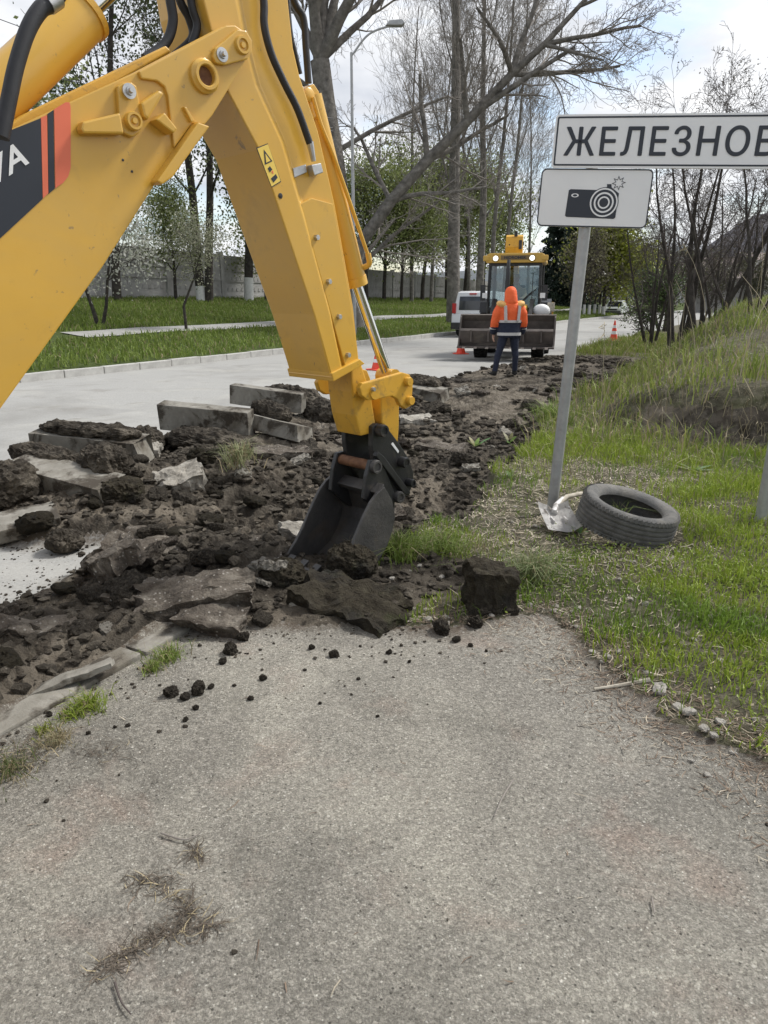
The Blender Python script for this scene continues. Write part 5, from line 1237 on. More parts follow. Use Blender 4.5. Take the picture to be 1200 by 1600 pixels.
# broad little leaves of ground cover
def leaves(name, P, size, colr, seed, flat=.6, mt=LEAF, parent=None):
    r = np.random.default_rng(seed); N = len(P)
    nrm = r.normal(size=(N, 3)); nrm[:, 2] = np.abs(nrm[:, 2]) + flat; nrm /= np.linalg.norm(nrm, axis=1)[:, None]
    t = r.normal(size=(N, 3)); t -= nrm * (t * nrm).sum(1)[:, None]; t /= np.linalg.norm(t, axis=1)[:, None]; b = np.cross(nrm, t)
    sz = (size * r.uniform(.6, 1.3, N))[:, None]
    V = np.stack([P - t * sz, P + b * sz * .5 + nrm * sz * .12, P + t * sz, P - b * sz * .5 + nrm * sz * .12], 1)
    F = (np.array([[0, 1, 2, 3]])[None] + (np.arange(N) * 4)[:, None, None]).reshape(-1, 4)
    return mesh_np(name, V.reshape(-1, 3), F, mt, parent, col=np.repeat(colr[:, None, :], 4, 1).reshape(-1, 3))
s, n = sample_zone(42000, (2.1, 6.2), (-1.6, 3), [4], 25)
k = rng.random(len(s)) < sstep(-.1, .35, fbm(s * 1.5, n * 1.5, 3, 211)) * .8 * np.where(near_zone(s, n, [3], .1), .3, 1) * (n > -1.0) + .03
s, n = s[k], n[k]; ok = (s - ty_s) ** 2 + (n - ty_n) ** 2 > .36 ** 2; s, n = s[ok], n[ok]
tag(leaves('ground_cover', pts(s, n, .012) + np.stack([0 * s, 0 * s, rng.uniform(0, .05, len(s))], -1), np.full(len(s), .009), gcol(len(s), 26, (.13, .20, .02), (.30, .36, .07), .04), 27), 'low leafy ground cover among the turf', kind='stuff')
# bank and far verge: taller
s, n = sample_zone(130000, (7, 34), (-5.2, 9), [4], 31)
dens = sstep(-.35, .2, fbm(s * .7, n * .7, 3, 221)) * .8 + .15

k = rng.random(len(s)) < dens; s, n = s[k], n[k]
blades('bank_grass', pts(s, n), (.09 + .26 * rng.random(len(s)) ** 1.6) * (1 + .6 * np.clip(fbm(s * 1.1, n * 1.1, 2, 223), -.5, 1)), .007 + .006 * rng.random(len(s)) + s * .0004, gcol(len(s), 32, (.12, .175, .03), (.31, .345, .09), .20), 33, .9)['label'] = 'taller grass and weeds on the bank'
# dry grass on scarp and bank
s, n = sample_zone(40000, (6.0, 16), (-3.2, 4.5), [4, 7], 35)
k = rng.random(len(s)) < .03 + .22 * (zone(s, n) == 7) + .07 * near_zone(s, n, [7], .25) + .10 * np.exp(-((n + 2.0) / .8) ** 2); s, n = s[k], n[k]
blades('dry_grass', pts(s, n), .12 + .30 * rng.random(len(s)) ** 1.6, .005 + .004 * rng.random(len(s)), gcol(len(s), 36, (.20, .17, .11), (.40, .34, .23), 0), 37, 1.5, STRAW)
# tall dead stalks with drooping heads
bm = bmesh.new()
for k in range(58):
    s0, n0 = random.uniform(8, 15), random.uniform(-1.8, 4.0)
    x, y = xy(s0, n0); z = hz(x, y); H_ = random.uniform(.6, 1.7); a = random.uniform(0, 6.28); l = random.uniform(.05, .55)
    P = [Vector((x + math.cos(a) * l * t * t * H_, y + math.sin(a) * l * t * t * H_, z + H_ * t * (1 - .25 * l * t))) for t in np.linspace(0, 1, 6)]
    b_tube(bm, P, [.006 - .0008 * i for i in range(6)], 4)
    if k % 4 == 0:
        e = P[-1]; d_ = (P[-1] - P[-2]).normalized()
        for j in range(9): b_tube(bm, [e - d_ * .02 * j, e - d_ * .02 * j + Vector((math.cos(a + random.uniform(-.8, .8)) * .10, math.sin(a + random.uniform(-.8, .8)) * .10, random.uniform(-.06, .02)))], [.006, .003], 3)
tag(from_bm('dead_stalks', bm, mat('dead_stalk', [(.3, (.30, .25, .16)), (.7, (.44, .38, .26))], 4, .85)), 'tall pale dead grass stalks on the bank', kind='stuff')
# lawn across the road
s, n = sample_zone(130000, (6, 75), (-28, -12.6), [0], 41)
pth = np.abs(n + 17 - .25 * np.sin(s * .13)) < .6; k = (rng.random(len(s)) < np.where(s < 30, 1, .6)) & ~pth; s, n = s[k], n[k]
sh_ = sstep(-.3, .5, fbm(s * .25, n * .25, 3, 231))[:, None]
blades('lawn_grass', pts(s, n), .10 + .14 * rng.random(len(s)) ** 1.5, .022 + .016 * rng.random(len(s)), gcol(len(s), 42, (.11, .165, .026), (.225, .28, .065), .06) * (1 - .25 * sh_), 43, .9)['label'] = 'green lawn rising to the concrete fence'
# tufts one can point to
def tuft(px, py, N, H_, spread, label, c1, c2, dry=.1, wd=.005, dz=0.0):
    q = gt(px, py); r = np.random.default_rng(int(px * 7 + py)); a = r.uniform(0, 6.28, N); d = spread * np.abs(r.normal(0, .62, N))
    x = q.x + d * np.cos(a); y = q.y + d * np.sin(a); z = height(x, y) + dz
    P = np.stack([x - q.x, y - q.y, z - q.z], -1)
    o = blades('grass_tuft', P, H_ * r.uniform(.2, 1.12, N), np.full(N, wd) * r.uniform(.7, 1.3, N), gcol(N, int(px), c1, c2, dry), int(px) + 1, 1.7)
    del o['kind']; o.location = q; tag(o, label, 'grass tuft'); return o
G1, G2 = (.10, .16, .025), (.23, .28, .07)
tuft(625, 868, 750, .19, .14, 'bright grass tuft at the bucket side plate', G1, G2)
tuft(690, 862, 800, .16, .20, 'wide grass tuft between the bucket and the cracked earth block', G1, G2)
tuft(830, 905, 520, .22, .12, 'pale long-bladed tuft against the cracked earth block', (.14, .19, .07), (.30, .33, .17), .2)
tuft(860, 660, 520, .34, .26, 'tall fresh grass clump behind the sign post', (.12, .18, .035), (.26, .32, .09), .05, .008)
tuft(375, 745, 260, .22, .13, 'pale uprooted grass tuft on the dug soil heap', (.17, .20, .09), (.36, .37, .20), .3, .007, .12)
tuft(965, 820, 60, .26, .05, 'grass growing through the tyre', (.13, .19, .05), (.28, .32, .12), .1, .006)
tuft(262, 1030, 230, .085, .07, 'grass tuft at the far end of the flush kerb', G1, G2, .2, .004)
tuft(235, 1048, 160, .06, .05, 'small grass tuft beside the flush kerb joint', G1, G2, .2, .004)
tuft(140, 1105, 260, .08, .07, 'yellow-green tuft spilling over the flush kerb', (.13, .19, .02), (.28, .33, .06), .1, .004)
tuft(115, 1120, 140, .06, .05, 'short tuft beside the yellow-green kerb tuft', (.13, .19, .02), (.28, .33, .06), .15, .004)
tuft(70, 1145, 90, .05, .04, 'mossy tuft at the near part of the flush kerb', (.13, .17, .02), (.28, .30, .06), .1, .004)
tuft(90, 1160, 220, .06, .06, 'dry straw tuft beside the flush kerb', (.16, .15, .08), (.32, .28, .17), .6, .003)
tuft(15, 1205, 260, .07, .10, 'dark grass tuft at the pavement edge by the flush kerb', (.05, .08, .02), (.14, .16, .06), .4, .003)
tuft(555, 890, 60, .12, .06, 'dry grass on the clod at the bucket lip', (.2, .18, .1), (.36, .32, .2), .5, .003, .1)
tuft(755, 890, 90, .10, .10, 'dead grass fringe on top of the cracked earth block', (.14, .13, .07), (.28, .26, .16), .6, .003, .12)
# broad-leaved weed plants
def weed(px, py, nl, L, label, c1=(.13, .20, .05), c2=(.24, .31, .12), upright=.9):
    q = gt(px, py); V, F, C = [], [], []; r = random.Random(px)
    for k in range(nl):
        a = 6.28 * k / nl + r.uniform(-.3, .3); e = r.uniform(.5, 1) * upright; ln = L * r.uniform(.7, 1.1); w = ln * .13
        d = Vector((math.cos(a), math.sin(a), 0)); sd = Vector((-d.y, d.x, 0)); b0_ = len(V); cc_ = [c1[i] + (c2[i] - c1[i]) * r.random() for i in range(3)]
        for t in (0, .3, .6, .85, 1):
            p = d * ln * t * (1 - .5 * e) + Vector((0, 0, ln * e * t * (1.25 - .45 * t))); ww = w * (math.sin(math.pi * min(t * .9 + .08, 1)))
            V += [p - sd * ww, p + sd * ww + Vector((0, 0, .002))]; C += [cc_, cc_]
        for j in range(4): F.append((b0_ + 2 * j, b0_ + 2 * j + 1, b0_ + 2 * j + 3, b0_ + 2 * j + 2))
    o = mesh_np('weed', np.array(V), F, LEAF, col=np.array(C)); o.location = q; tag(o, label, 'weed')
weed(742, 700, 8, .22, 'broad-leaved weed rising from the trench edge behind the bucket')
weed(797, 695, 6, .18, 'slim upright weed between the trench and the sign post')
weed(798, 748, 6, .15, 'small weed near the trench corner by the sign post')
weed(1085, 735, 9, .20, 'large pale-leaved weed in the grass behind the tyre', (.18, .25, .12), (.26, .33, .18), .35)
weed(905, 835, 7, .1, 'low weed beside the shovel blade')
# straw and litter
def straws(name, P, Ln, Wd, colr, seed, curl=.15, mt=STRAW):
    r = np.random.default_rng(seed); N = len(P); a = r.uniform(0, 6.28, N); d = np.stack([np.cos(a), np.sin(a), r.uniform(-.12, .35, N)], -1); sd = np.stack([-np.sin(a), np.cos(a), r.uniform(-.4, .4, N)], -1)
    l = Ln[:, None]; w = Wd[:, None]; m = P + d * l * .5 + sd * l * r.uniform(-curl, curl, (N, 1)); e = P + d * l
    V = np.stack([P - sd * w, P + sd * w, m - sd * w, m + sd * w, e - sd * w * .4, e + sd * w * .4], 1); V[..., 2] = np.maximum(V[..., 2], P[:, None, 2] - .003)
    F = (np.array([[0, 1, 3, 2], [2, 3, 5, 4]])[None] + (np.arange(N) * 6)[:, None, None]).reshape(-1, 4)
    return tag(mesh_np(name, V.reshape(-1, 3), F, mt, col=np.repeat(colr[:, None, :], 6, 1).reshape(-1, 3)), kind='stuff')
s, n = sample_zone(75000, (2.6, 9), (-2.8, 2.4), [4], 51)
k = rng.random(len(s)) < .035 + .85 * np.exp(-(((n + 1.15) / .9) ** 4 + ((s - 5.6) / 2.1) ** 4)); s, n = s[k], n[k]
straws('straw_litter', pts(s, n, .006), .02 + .07 * rng.random(len(s)) ** 2, .0012 + .0022 * rng.random(len(s)) ** 2, gcol(len(s), 52, (.24, .20, .14), (.52, .46, .35), .2, (.13, .10, .07)), 53)['label'] = 'dry straw litter round the sign post'
s, n = sample_zone(100000, (1.0, 3.6), (-2.4, 2.2), [3, 4], 55)
v4 = zone(s, n) == 4; e1 = (near_zone(s, n, [4], .14) & (n > -1.0) & ~v4) | (v4 & near_zone(s, n, [3], .22)); e2 = near_zone(s, n, [4], .32) & (n > -1.0) & ~v4
k = rng.random(len(s)) < np.where(e1, .5, np.where(e2, .16, .0015)); s, n = s[k], n[k]
straws('edge_litter', pts(s, n, .003), .012 + .06 * rng.random(len(s)) ** 2, .0007 + .0012 * rng.random(len(s)), gcol(len(s), 56, (.10, .07, .05), (.24, .18, .13), .25, (.40, .35, .27)), 57)
P_ = []
for (pxs, N_, wd_) in (([(200, 1385), (255, 1375), (290, 1410), (295, 1440)], 200, 10), ([(150, 1525), (190, 1495), (240, 1465), (300, 1450), (340, 1445)], 280, 8), ([(300, 1320), (312, 1345)], 60, 6), ([(60, 1160), (10, 1200)], 260, 22), ([(120, 1185), (200, 1175)], 70, 14)):
    for j in range(N_):
        t = random.random() * (len(pxs) - 1); i = int(t); f_ = t - i
        P_.append(gp(pxs[i][0] * (1 - f_) + pxs[i + 1][0] * f_ + random.gauss(0, wd_), pxs[i][1] * (1 - f_) + pxs[i + 1][1] * f_ + random.gauss(0, wd_ * .6))[:])
P_ = np.array(P_); P_[:, 2] = height(P_[:, 0], P_[:, 1]) + .003
straws('needle_litter', P_, .015 + .05 * rng.random(len(P_)), .0006 + .0007 * rng.random(len(P_)), gcol(len(P_), 58, (.055, .045, .034), (.14, .115, .09), .1), 59, .3)['label'] = 'dark needle litter gathered in lines on the pavement'

# ================================================================ TREES
class Skel:
    def __init__(s, seed): s.r = random.Random(seed); s.seg = []; s.tips = []
    def grow(s, p, d, L, r, lev, o):
        R = s.r; nseg = max(2, int(o['segs'][min(lev, len(o['segs']) - 1)])); step = L / nseg; k0 = o['spawn_from'][min(lev, len(o['spawn_from']) - 1)]
        p = p.copy(); d = d.normalized(); taper = o.get('taper', .75); r0 = r
        for i in range(nseg):
            wob = o['wob'][min(lev, len(o['wob']) - 1)]
            d2 = (d + Vector((R.gauss(0, wob), R.gauss(0, wob), R.gauss(0, wob) + o['up'][min(lev, len(o['up']) - 1)]))).normalized()
            r1 = max(r0 * (1 - taper * (i + 1) / nseg), o['rmin'])
            q = p + d2 * step; s.seg.append((p[:], (q + d2 * r1 * .3)[:], r, r1, lev)); p, d, r = q, d2, r1
            if lev < o['levels'] and (i + 1) / nseg >= k0:
                m = o['kids'][min(lev, len(o['kids']) - 1)]; m = int(m) + (R.random() < m - int(m))
                for _ in range(m):
                    ang = math.radians(o['ang'][min(lev, len(o['ang']) - 1)] + R.uniform(-12, 12))
                    ax = d.cross(Vector((R.gauss(0, 1), R.gauss(0, 1), R.gauss(0, 1)))).normalized()
                    cd = Matrix.Rotation(ang, 3, ax) @ d
                    cl = L * o['ratio'][min(lev, len(o['ratio']) - 1)] * R.uniform(.6, 1.15) * (1.15 - .5 * (i + 1) / nseg)
                    s.grow(p, cd, cl, max(r * o.get('rk', .6) * R.uniform(.7, 1), o['rmin']), lev + 1, o)
        s.tips.append(p[:])
        if lev >= o['levels'] - 1:
            for j in range(2): s.tips.append(s.seg[-1 - min(j, len(s.seg) - 1)][0])
def tubes(segs, k):
    A = np.array([q[0] for q in segs]); B = np.array([q[1] for q in segs]); ra = np.array([q[2] for q in segs]); rb = np.array([q[3] for q in segs])
    d = B - A; d /= np.linalg.norm(d, axis=1)[:, None] + 1e-9
    h = np.where(np.abs(d[:, 2:3]) < .9, np.array([[0, 0, 1.0]]), np.array([[1.0, 0, 0]])); u = np.cross(d, h); u /= np.linalg.norm(u, axis=1)[:, None]; v = np.cross(d, u)
    a = np.arange(k) * 2 * np.pi / k; ring = np.cos(a)[None, :, None] * u[:, None, :] + np.sin(a)[None, :, None] * v[:, None, :]
    V = np.concatenate([A[:, None] + ring * ra[:, None, None], B[:, None] + ring * rb[:, None, None]], 1).reshape(-1, 3)
    j = np.arange(k); f = np.stack([j, (j + 1) % k, (j + 1) % k + k, j + k], -1); F = (f[None] + (np.arange(len(segs)) * 2 * k)[:, None, None]).reshape(-1, 4)
    return V, F
def tree(name, loc, sk, label, group=None, bark=BARK, twig=TWIG, leafc=None, leafn=0, leafs=.05, spread=.25, wash=0.0, seed=0, thick=1, rz=0.0):
    t = empty(name, loc, rz); tag(t, label, 'tree', group)
    tk = [q for q in sk.seg if q[4] <= thick]; tw = [q for q in sk.seg if q[4] > thick]
    V, F = tubes(tk, 10); tr_ = mesh_np('trunk', V, F, bark, t, smooth=True)
    if wash:
        q = sk.seg[0]; bm = bmesh.new(); r_ = q[2] * 1.05; p0_ = Vector(q[0]); d_ = (Vector(q[1]) - p0_).normalized()
        b_tube(bm, [p0_, p0_ + d_ * wash * .5, p0_ + d_ * wash], [r_, r_ * .99, r_ * .96], 12); from_bm('whitewash', bm, LIME, tr_)
    Vs, Fs, Fm = [], [], []; base = 0; cols = []
    if tw:
        V, F = tubes(tw, 3); Vs.append(V); Fs.append(F); Fm.append(np.zeros(len(F), int)); cols.append(np.ones((len(V), 3))); base = len(V)
    if leafn and leafc is not None:
        r = np.random.default_rng(seed + 5); T = np.array(sk.tips); i = r.integers(0, len(T), leafn); P = T[i] + r.normal(size=(leafn, 3)) * spread
        nrm = r.normal(size=(leafn, 3)); nrm /= np.linalg.norm(nrm, axis=1)[:, None]; tt = r.normal(size=(leafn, 3)); tt -= nrm * (tt * nrm).sum(1)[:, None]; tt /= np.linalg.norm(tt, axis=1)[:, None]; bb_ = np.cross(nrm, tt)
        sz = leafs * r.uniform(.5, 1.35, leafn)[:, None]
        V = np.stack([P - tt * sz, P + bb_ * sz * .6, P + tt * sz, P - bb_ * sz * .6], 1).reshape(-1, 3); F = np.arange(leafn * 4).reshape(-1, 4) + base
        f_ = r.random(leafn)[:, None]; c = np.array(leafc[0]) * (1 - f_) + np.array(leafc[1]) * f_
        Vs.append(V); Fs.append(F); Fm.append(np.ones(leafn, int)); cols.append(np.repeat(c, 4, 0))
    if Vs: mesh_np('crown', np.concatenate(Vs), np.concatenate(Fs), [twig, LEAF], t, col=np.concatenate(cols), fm=np.concatenate(Fm))
    return t
def tcopy(src, loc, rz, sc, label=None, group=None):
    t = copy_tree(src); t.location = loc; t.rotation_euler = (0, 0, rz); t.scale = (sc, sc, sc)
    if label: t['label'] = label
    if group: t['group'] = group
    return t
Z = Vector((0, 0, 1))
def lawn_at(px, n_):   # a spot on the line n = n_ seen under pixel column px (near the horizon)
    k_ = (px - 600) / FPX * 1.04; Y = n_ / (k_ * CA - SA); x = k_ * Y; return Vector((x, Y, hz(x, Y)))
# 1 big old bare tree behind the arm, with a heavy leaning limb
b = lawn_at(548, -15.2); sk = Skel(3)
HS = b.y / 29.0
o1 = dict(segs=[7, 6, 5, 4, 3, 2], spawn_from=[.55, .25, .2, .2, .2], wob=[.03, .09, .12, .16, .2], up=[.02, .05, .05, .03, .02], levels=5, kids=[1.4, 1.25, 1.25, 1.2, 1.1], ang=[38, 38, 40, 42, 45], ratio=[.72, .62, .58, .55, .5], rmin=.006, rk=.55, taper=.55)
def pt(px, py, Y): q = atY(px, py, Y); return q - b
trunk_px = [(548, 515), (545, 430), (532, 330), (520, 240), (508, 160), (500, 95)]; rr_ = [.56, .47, .41, .39, .37, .35]
tpn = [pt(*q, b.y) for q in trunk_px]; tpn[0].z = -.1
for i in range(5): sk.seg.append((tpn[i][:], tpn[i + 1][:], rr_[i] * HS, rr_[i + 1] * HS, 0))
for (px, py, Yd, rad, Lr) in ((470, -120, -1, .24, 1), (515, -160, 1.5, .22, 1), (600, -110, -1.2, .24, 1), (560, -150, 2, .18, 1), (430, -60, 1, .16, 1), (650, -40, 1.5, .15, 1), (400, 60, 0, .10, .8)):
    q0 = tpn[5] if Lr == 1 else tpn[4]; e = pt(px, py, b.y + Yd); sk.grow(q0, (e - q0), (e - q0).length, rad * HS, 1, dict(o1, up=[.02, .0, .03, .03], wob=[.03, .05, .1, .16, .2]))
# leaning limb, as thick as a trunk
lim = [(548, 470), (562, 382), (610, 315), (668, 250), (730, 190), (800, 115), (850, 70), (905, 10), (960, -50)]; lr = [.25, .225, .21, .19, .165, .13, .10, .075, .05]
lp_ = [pt(*q, b.y - .12 * i) for i, q in enumerate(lim)]
for i in range(8):
    sk.seg.append((lp_[i][:], (lp_[i + 1] + (lp_[i + 1] - lp_[i]) * .03)[:], lr[i] * HS, lr[i + 1] * HS, 0))
for i, (px, py, rad) in ((2, (760, 275, .10)), (3, (800, 215, .11)), (4, (880, 60, .13)), (4, (720, 60, .12)), (5, (960, 150, .10)), (5, (860, -60, .11)), (6, (1000, 30, .09)), (6, (940, 100, .07)), (3, (640, 120, .12)), (2, (560, 200, .10)), (1, (450, 330, .10)), (7, (1010, -10, .06)), (5, (760, 0, .1))):
    q0 = lp_[i]; e = pt(px, py, b.y + random.uniform(-2, 2)); sk.grow(q0, e - q0, (e - q0).length * 1.0, rad * HS, 1, dict(o1, up=[0, .01, .03, .02], wob=[.03, .07, .12, .18], kids=[1.2, 1.3, 1.2, 1.15, 1.0], spawn_from=[.2, .15, .15, .15]))
for (px, py, i) in ((700, 140 + 0, 3), (680, 318, 1), (620, 335, 1)):
    q0 = tpn[i]; e = pt(px, py, b.y + 1.0); sk.grow(q0, e - q0, (e - q0).length, .10 * HS, 1, dict(o1, up=[0, 0, .02], wob=[.03, .05, .12, .18]))
tree('bare_tree', b, sk, 'big old bare tree with a thick limb leaning over the road behind the arm', seed=1)
# 2 tall bare poplars by the loader
op_ = dict(segs=[12, 7, 4, 3], spawn_from=[.22, .15, .2], wob=[.02, .06, .1, .16], up=[.05, .16, .10, .05], levels=3, kids=[2.9, 1.9, 1.7], ang=[30, 32, 36], ratio=[.34, .48, .5], rmin=.0065, rk=.26, taper=.8)
def poplar(seed, H_, r, o=op_): sk = Skel(seed); sk.grow(Vector((0, 0, -.15)), Vector((random.uniform(-.03, .03), random.uniform(-.03, .03), 1)), H_, r, 0, o); return sk
gpop = 'bare poplars along the lawn'
b2 = lawn_at(700, -14.6)
popA = tree('bare_poplar', b2, poplar(21, 23, .36), 'tall bare poplar with a rugged trunk standing at the kerb left of the loader', gpop)
b3 = lawn_at(737, -16.5)
popB = tree('bare_poplar', b3, poplar(22, 22, .27), 'tall bare poplar just behind the white van', gpop)
popC = tree('bare_poplar', lawn_at(752, -15.2), poplar(23, 20, .16), 'slim bare poplar beside the white van', gpop)
for i, (px, nn, sc_, lab_) in enumerate(((772, -19, 1.1, 'slim bare poplar rising over the loader boom'), (668, -24, .95, 'slim bare poplar between two leafy trees by the fence'), (640, -24.5, 1.0, 'slim bare poplar behind the leaning limb'), (722, -23, 1.05, 'slim bare poplar back by the fence behind the rugged poplar'), (806, -20, .9, 'slim bare poplar left of the dark conifers'))):
    tcopy(popC, lawn_at(px, nn), i * 1.3, sc_, lab_, gpop)
# 3 leafy trees along the fence
ol = dict(segs=[6, 5, 4, 3], spawn_from=[.3, .2, .2], wob=[.04, .1, .14, .18], up=[.05, .08, .05, .03], levels=3, kids=[2.3, 1.8, 1.5], ang=[42, 44, 45], ratio=[.55, .55, .5], rmin=.012, rk=.5, taper=.7)
def leafy(seed, H_, r, o=ol): sk = Skel(seed); sk.grow(Vector((0, 0, -.15)), Z, H_, r, 0, o); return sk
GL = ((.13, .165, .05), (.29, .32, .12)); gl = 'young-leaved trees along the fence'
q = lawn_at(600, -25.8); lA = tree('leafy_tree', q, leafy(31, 7.5, .16), 'fresh green tree before the fence behind the arm', gl, BARKD, TWIGD, GL, 10000, .10, .7, seed=31)
q = lawn_at(655, -25.5); lB = tree('leafy_tree', q, leafy(32, 8.5, .18), 'fresh green tree before the fence left of the tall poplar', gl, BARKD, TWIGD, GL, 10000, .105, .75, seed=32)
for i, (px, nn, sc_, lab_) in enumerate(((625, -25.0, .8, 'low green tree between the two larger fresh green trees'), (575, -25.6, .85, 'green tree before the fence behind the bucket cylinder'), (690, -25.8, 1.1, 'green tree right behind the rugged poplar trunk'), (716, -25.5, 1.1, 'green tree between the rugged poplar and the van poplar'), (742, -26, 1.2, 'green tree rising behind the white van'))):
    tcopy((lA, lB)[i % 2], lawn_at(px, nn), 1.7 * i + .4, sc_, lab_, gl)
for i, (px, nn, sc_, lab_) in enumerate(((150, -33, 1.1, 'green tree beyond the fence end under the boom'), (440, -31, 1.0, 'green tree over the fence hidden mostly by the dipper'), (300, -26.0, .55, 'low grey-green tree standing against the fence panels'), (430, -25.6, .5, 'low green tree at the fence beside the dipper'))):
    q_ = lawn_at(px, nn); q_.z = 1.2 if nn < -28 else q_.z; tcopy((lA, lB)[i % 2], q_, 2.3 * i + 1, sc_, lab_, gl)
# 4 tall twin-stemmed tree seen between boom and dipper
oy = dict(segs=[9, 6, 4, 3], spawn_from=[.25, .2, .2], wob=[.03, .09, .14, .18], up=[.04, .08, .05, .03], levels=3, kids=[2.0, 1.7, 1.4], ang=[42, 40, 45], ratio=[.34, .5, .5], rmin=.010, rk=.4, taper=.75)
b4 = lawn_at(340, -25.2); sk = Skel(41)
sk.grow(Vector((-.1, 0, -.15)), Vector((-.03, 0, 1)), 15, .24, 0, oy); sk.grow(Vector((.25, 0, -.15)), Vector((.04, .02, 1)), 14.5, .22, 0, oy)
tree('twin_tree', b4, sk, 'tall twin-stemmed tree with small dark leaves and whitewashed foot before the fence', None, BARKD, TWIGD, ((.09, .11, .05), (.20, .22, .11)), 15000, .08, .7, .9, 41)
q = lawn_at(215, -26); sk = Skel(42); sk.grow(Vector((0, 0, -.1)), Vector((.06, 0, 1)), 15.5, .20, 0, oy); tree('dark_leaved_tree', q, sk, 'tall thin tree whose dark leafy twigs show above the boom', None, BARKD, TWIGD, ((.035, .055, .018), (.085, .10, .04)), 5500, .085, .4, 0, 42)
q = lawn_at(405, -26); sk = Skel(43); sk.grow(Vector((0, 0, -.1)), Z, 12, .26, 0, oy); tree('whitewashed_tree', q, sk, 'leafing tree with whitewashed trunk half hidden by the dipper', None, BARKD, TWIGD, ((.05, .07, .025), (.11, .13, .05)), 16000, .10, .6, 1.3, 43)
# blossom tree and saplings on the lawn
q = lawn_at(185, -18.5); sk = Skel(44)
of = dict(segs=[4, 4, 3, 3], spawn_from=[.4, .2, .2], wob=[.08, .12, .16, .2], up=[.05, .04, .02, 0], levels=3, kids=[2.2, 1.9, 1.6], ang=[40, 45, 48], ratio=[.65, .6, .55], rmin=.006, rk=.55, taper=.7)
sk.grow(Vector((0, 0, -.1)), Vector((-.18, 0, 1)), 2.6, .07, 0, of); sk.grow(Vector((.1, 0, -.1)), Vector((.20, 0, 1)), 2.9, .06, 0, of)
tree('blossom_tree', q, sk, 'small tree with pale blossom on the lawn beside the boom', None, BARKD, TWIGD, ((.28, .30, .22), (.62, .61, .56)), 9000, .05, .32, 0, 44)
q = lawn_at(312, -16.6); sk = Skel(45); sk.seg.append(((0, 0, -.1), (-.03, 0, .75), .05, .045, 0)); sk.grow(Vector((-.03, 0, .75)), Vector((.5, 0, 1)), 1.9, .04, 0, of)
tree('leaning_sapling', q, sk, 'thin sapling with crooked dark stem and sparse blossom beside the footpath', None, BARKD, TWIGD, ((.14, .16, .08), (.38, .37, .28)), 4200, .034, .26, 0, 45)
# 5 conifer, yellow-green tree and whitewashed row down the road
def conifer(name, loc, H_, R_, label, seed):
    t = empty(name, loc); tag(t, label, 'tree'); r = np.random.default_rng(seed); bm = bmesh.new(); b_tube(bm, [(0, 0, -.2), (0, 0, H_ * .5), (0, 0, H_)], [.3, .18, .03], 8); from_bm('trunk', bm, BARKD, t)
    N = 15000; hz_ = r.random(N) ** 1.3; rad = R_ * (1 - hz_) ** .8 * (.45 + .55 * r.random(N) ** .5) * (1 + .25 * np.sin(hz_ * 70)); a = r.uniform(0, 6.28, N); lump = 1 + .3 * np.sin(a * 5 + hz_ * 23)
    P = np.stack([np.cos(a) * rad * lump, np.sin(a) * rad * lump, .8 + hz_ * (H_ - .8) - rad * .25], -1)
    f_ = r.random(N)[:, None]; c = np.array((.022, .036, .028)) * (1 - f_) + np.array((.052, .075, .05)) * f_
    leaves('crown', P, np.full(N, .17), c, seed + 1, 0, LEAF, t)
conifer('conifer', (*lawn_at(872, -18.5)[:2], .3), 11.5, 2.2, 'dark conifer standing behind the loader', 51)
conifer('conifer', (*lawn_at(845, -21)[:2], .6), 12, 2.1, 'second dark conifer partly hidden by the loader boom', 52)
YGc = ((.17, .20, .025), (.33, .35, .06)); b5 = lawn_at(918, -13.1)
tree('yellow_green_tree', b5, leafy(53, 5.6 * b5.y / 60, .14), 'yellow-green spring tree beyond the loader', None, BARKD, TWIGD, YGc, 15000, .15, .75, .9, 53)
rowsk = leafy(54, 4.6, .12); r0 = None
for i in range(11):
    px = 882 + i * 7.5; q = lawn_at(px, -13.6 - .25 * (i % 2)); sc_ = random.uniform(.85, 1.15)
    if r0 is None: r0 = tree('roadside_tree', q, rowsk, 'roadside tree with whitewashed trunk in the row down the road', 'whitewashed roadside trees', BARKD, TWIGD, ((.09, .085, .05), (.17, .16, .085)), 1100, .11, .5, 1.0, 54)
    else: tcopy(r0, q, i * 2.1, sc_)
# 6 bare bushy trees on the right bank
osh = dict(segs=[7, 5, 4, 3, 2], spawn_from=[.2, .2, .15, .15], wob=[.07, .11, .15, .2], up=[.05, .04, .03, .02], levels=4, kids=[.9, 1.3, 1.35, 1.0], ang=[34, 40, 44, 48], ratio=[.5, .55, .55, .5], rmin=.0035, rk=.5, taper=.75)
def shrub(name, px, py, Y, H_, stems, seed, label, lean=(0, 0), group=None, o=osh, r=.06):
    q = atY(px, py, Y); q.z = hz(q.x, q.y); sk = Skel(seed); R = random.Random(seed)
    for k in range(stems):
        a = 6.28 * k / stems; sk.grow(Vector((.12 * math.cos(a), .12 * math.sin(a), -.1)), Vector((.26 * math.cos(a) + lean[0] + R.uniform(-.08, .08), .26 * math.sin(a) + lean[1], 1)), H_ * R.uniform(.75, 1.1), r * R.uniform(.6, 1.1), 0, o)
    return tree(name, q, sk, label, group, BARKD, TWIGD, ((.06, .05, .03), (.12, .10, .06)), 500, .02, .06, seed=seed, thick=0)
gs = 'bare shrubs on the bank'
shA = shrub('bare_shrub', 1062, 485, 17, 5.0, 4, 61, 'many-stemmed bare tree on the bank right of the camera plate', group=gs, r=.065)
shB = shrub('bare_shrub', 1100, 478, 16, 4.6, 3, 62, 'dense dark bare tree below the town name', (.1, 0), gs, r=.07)
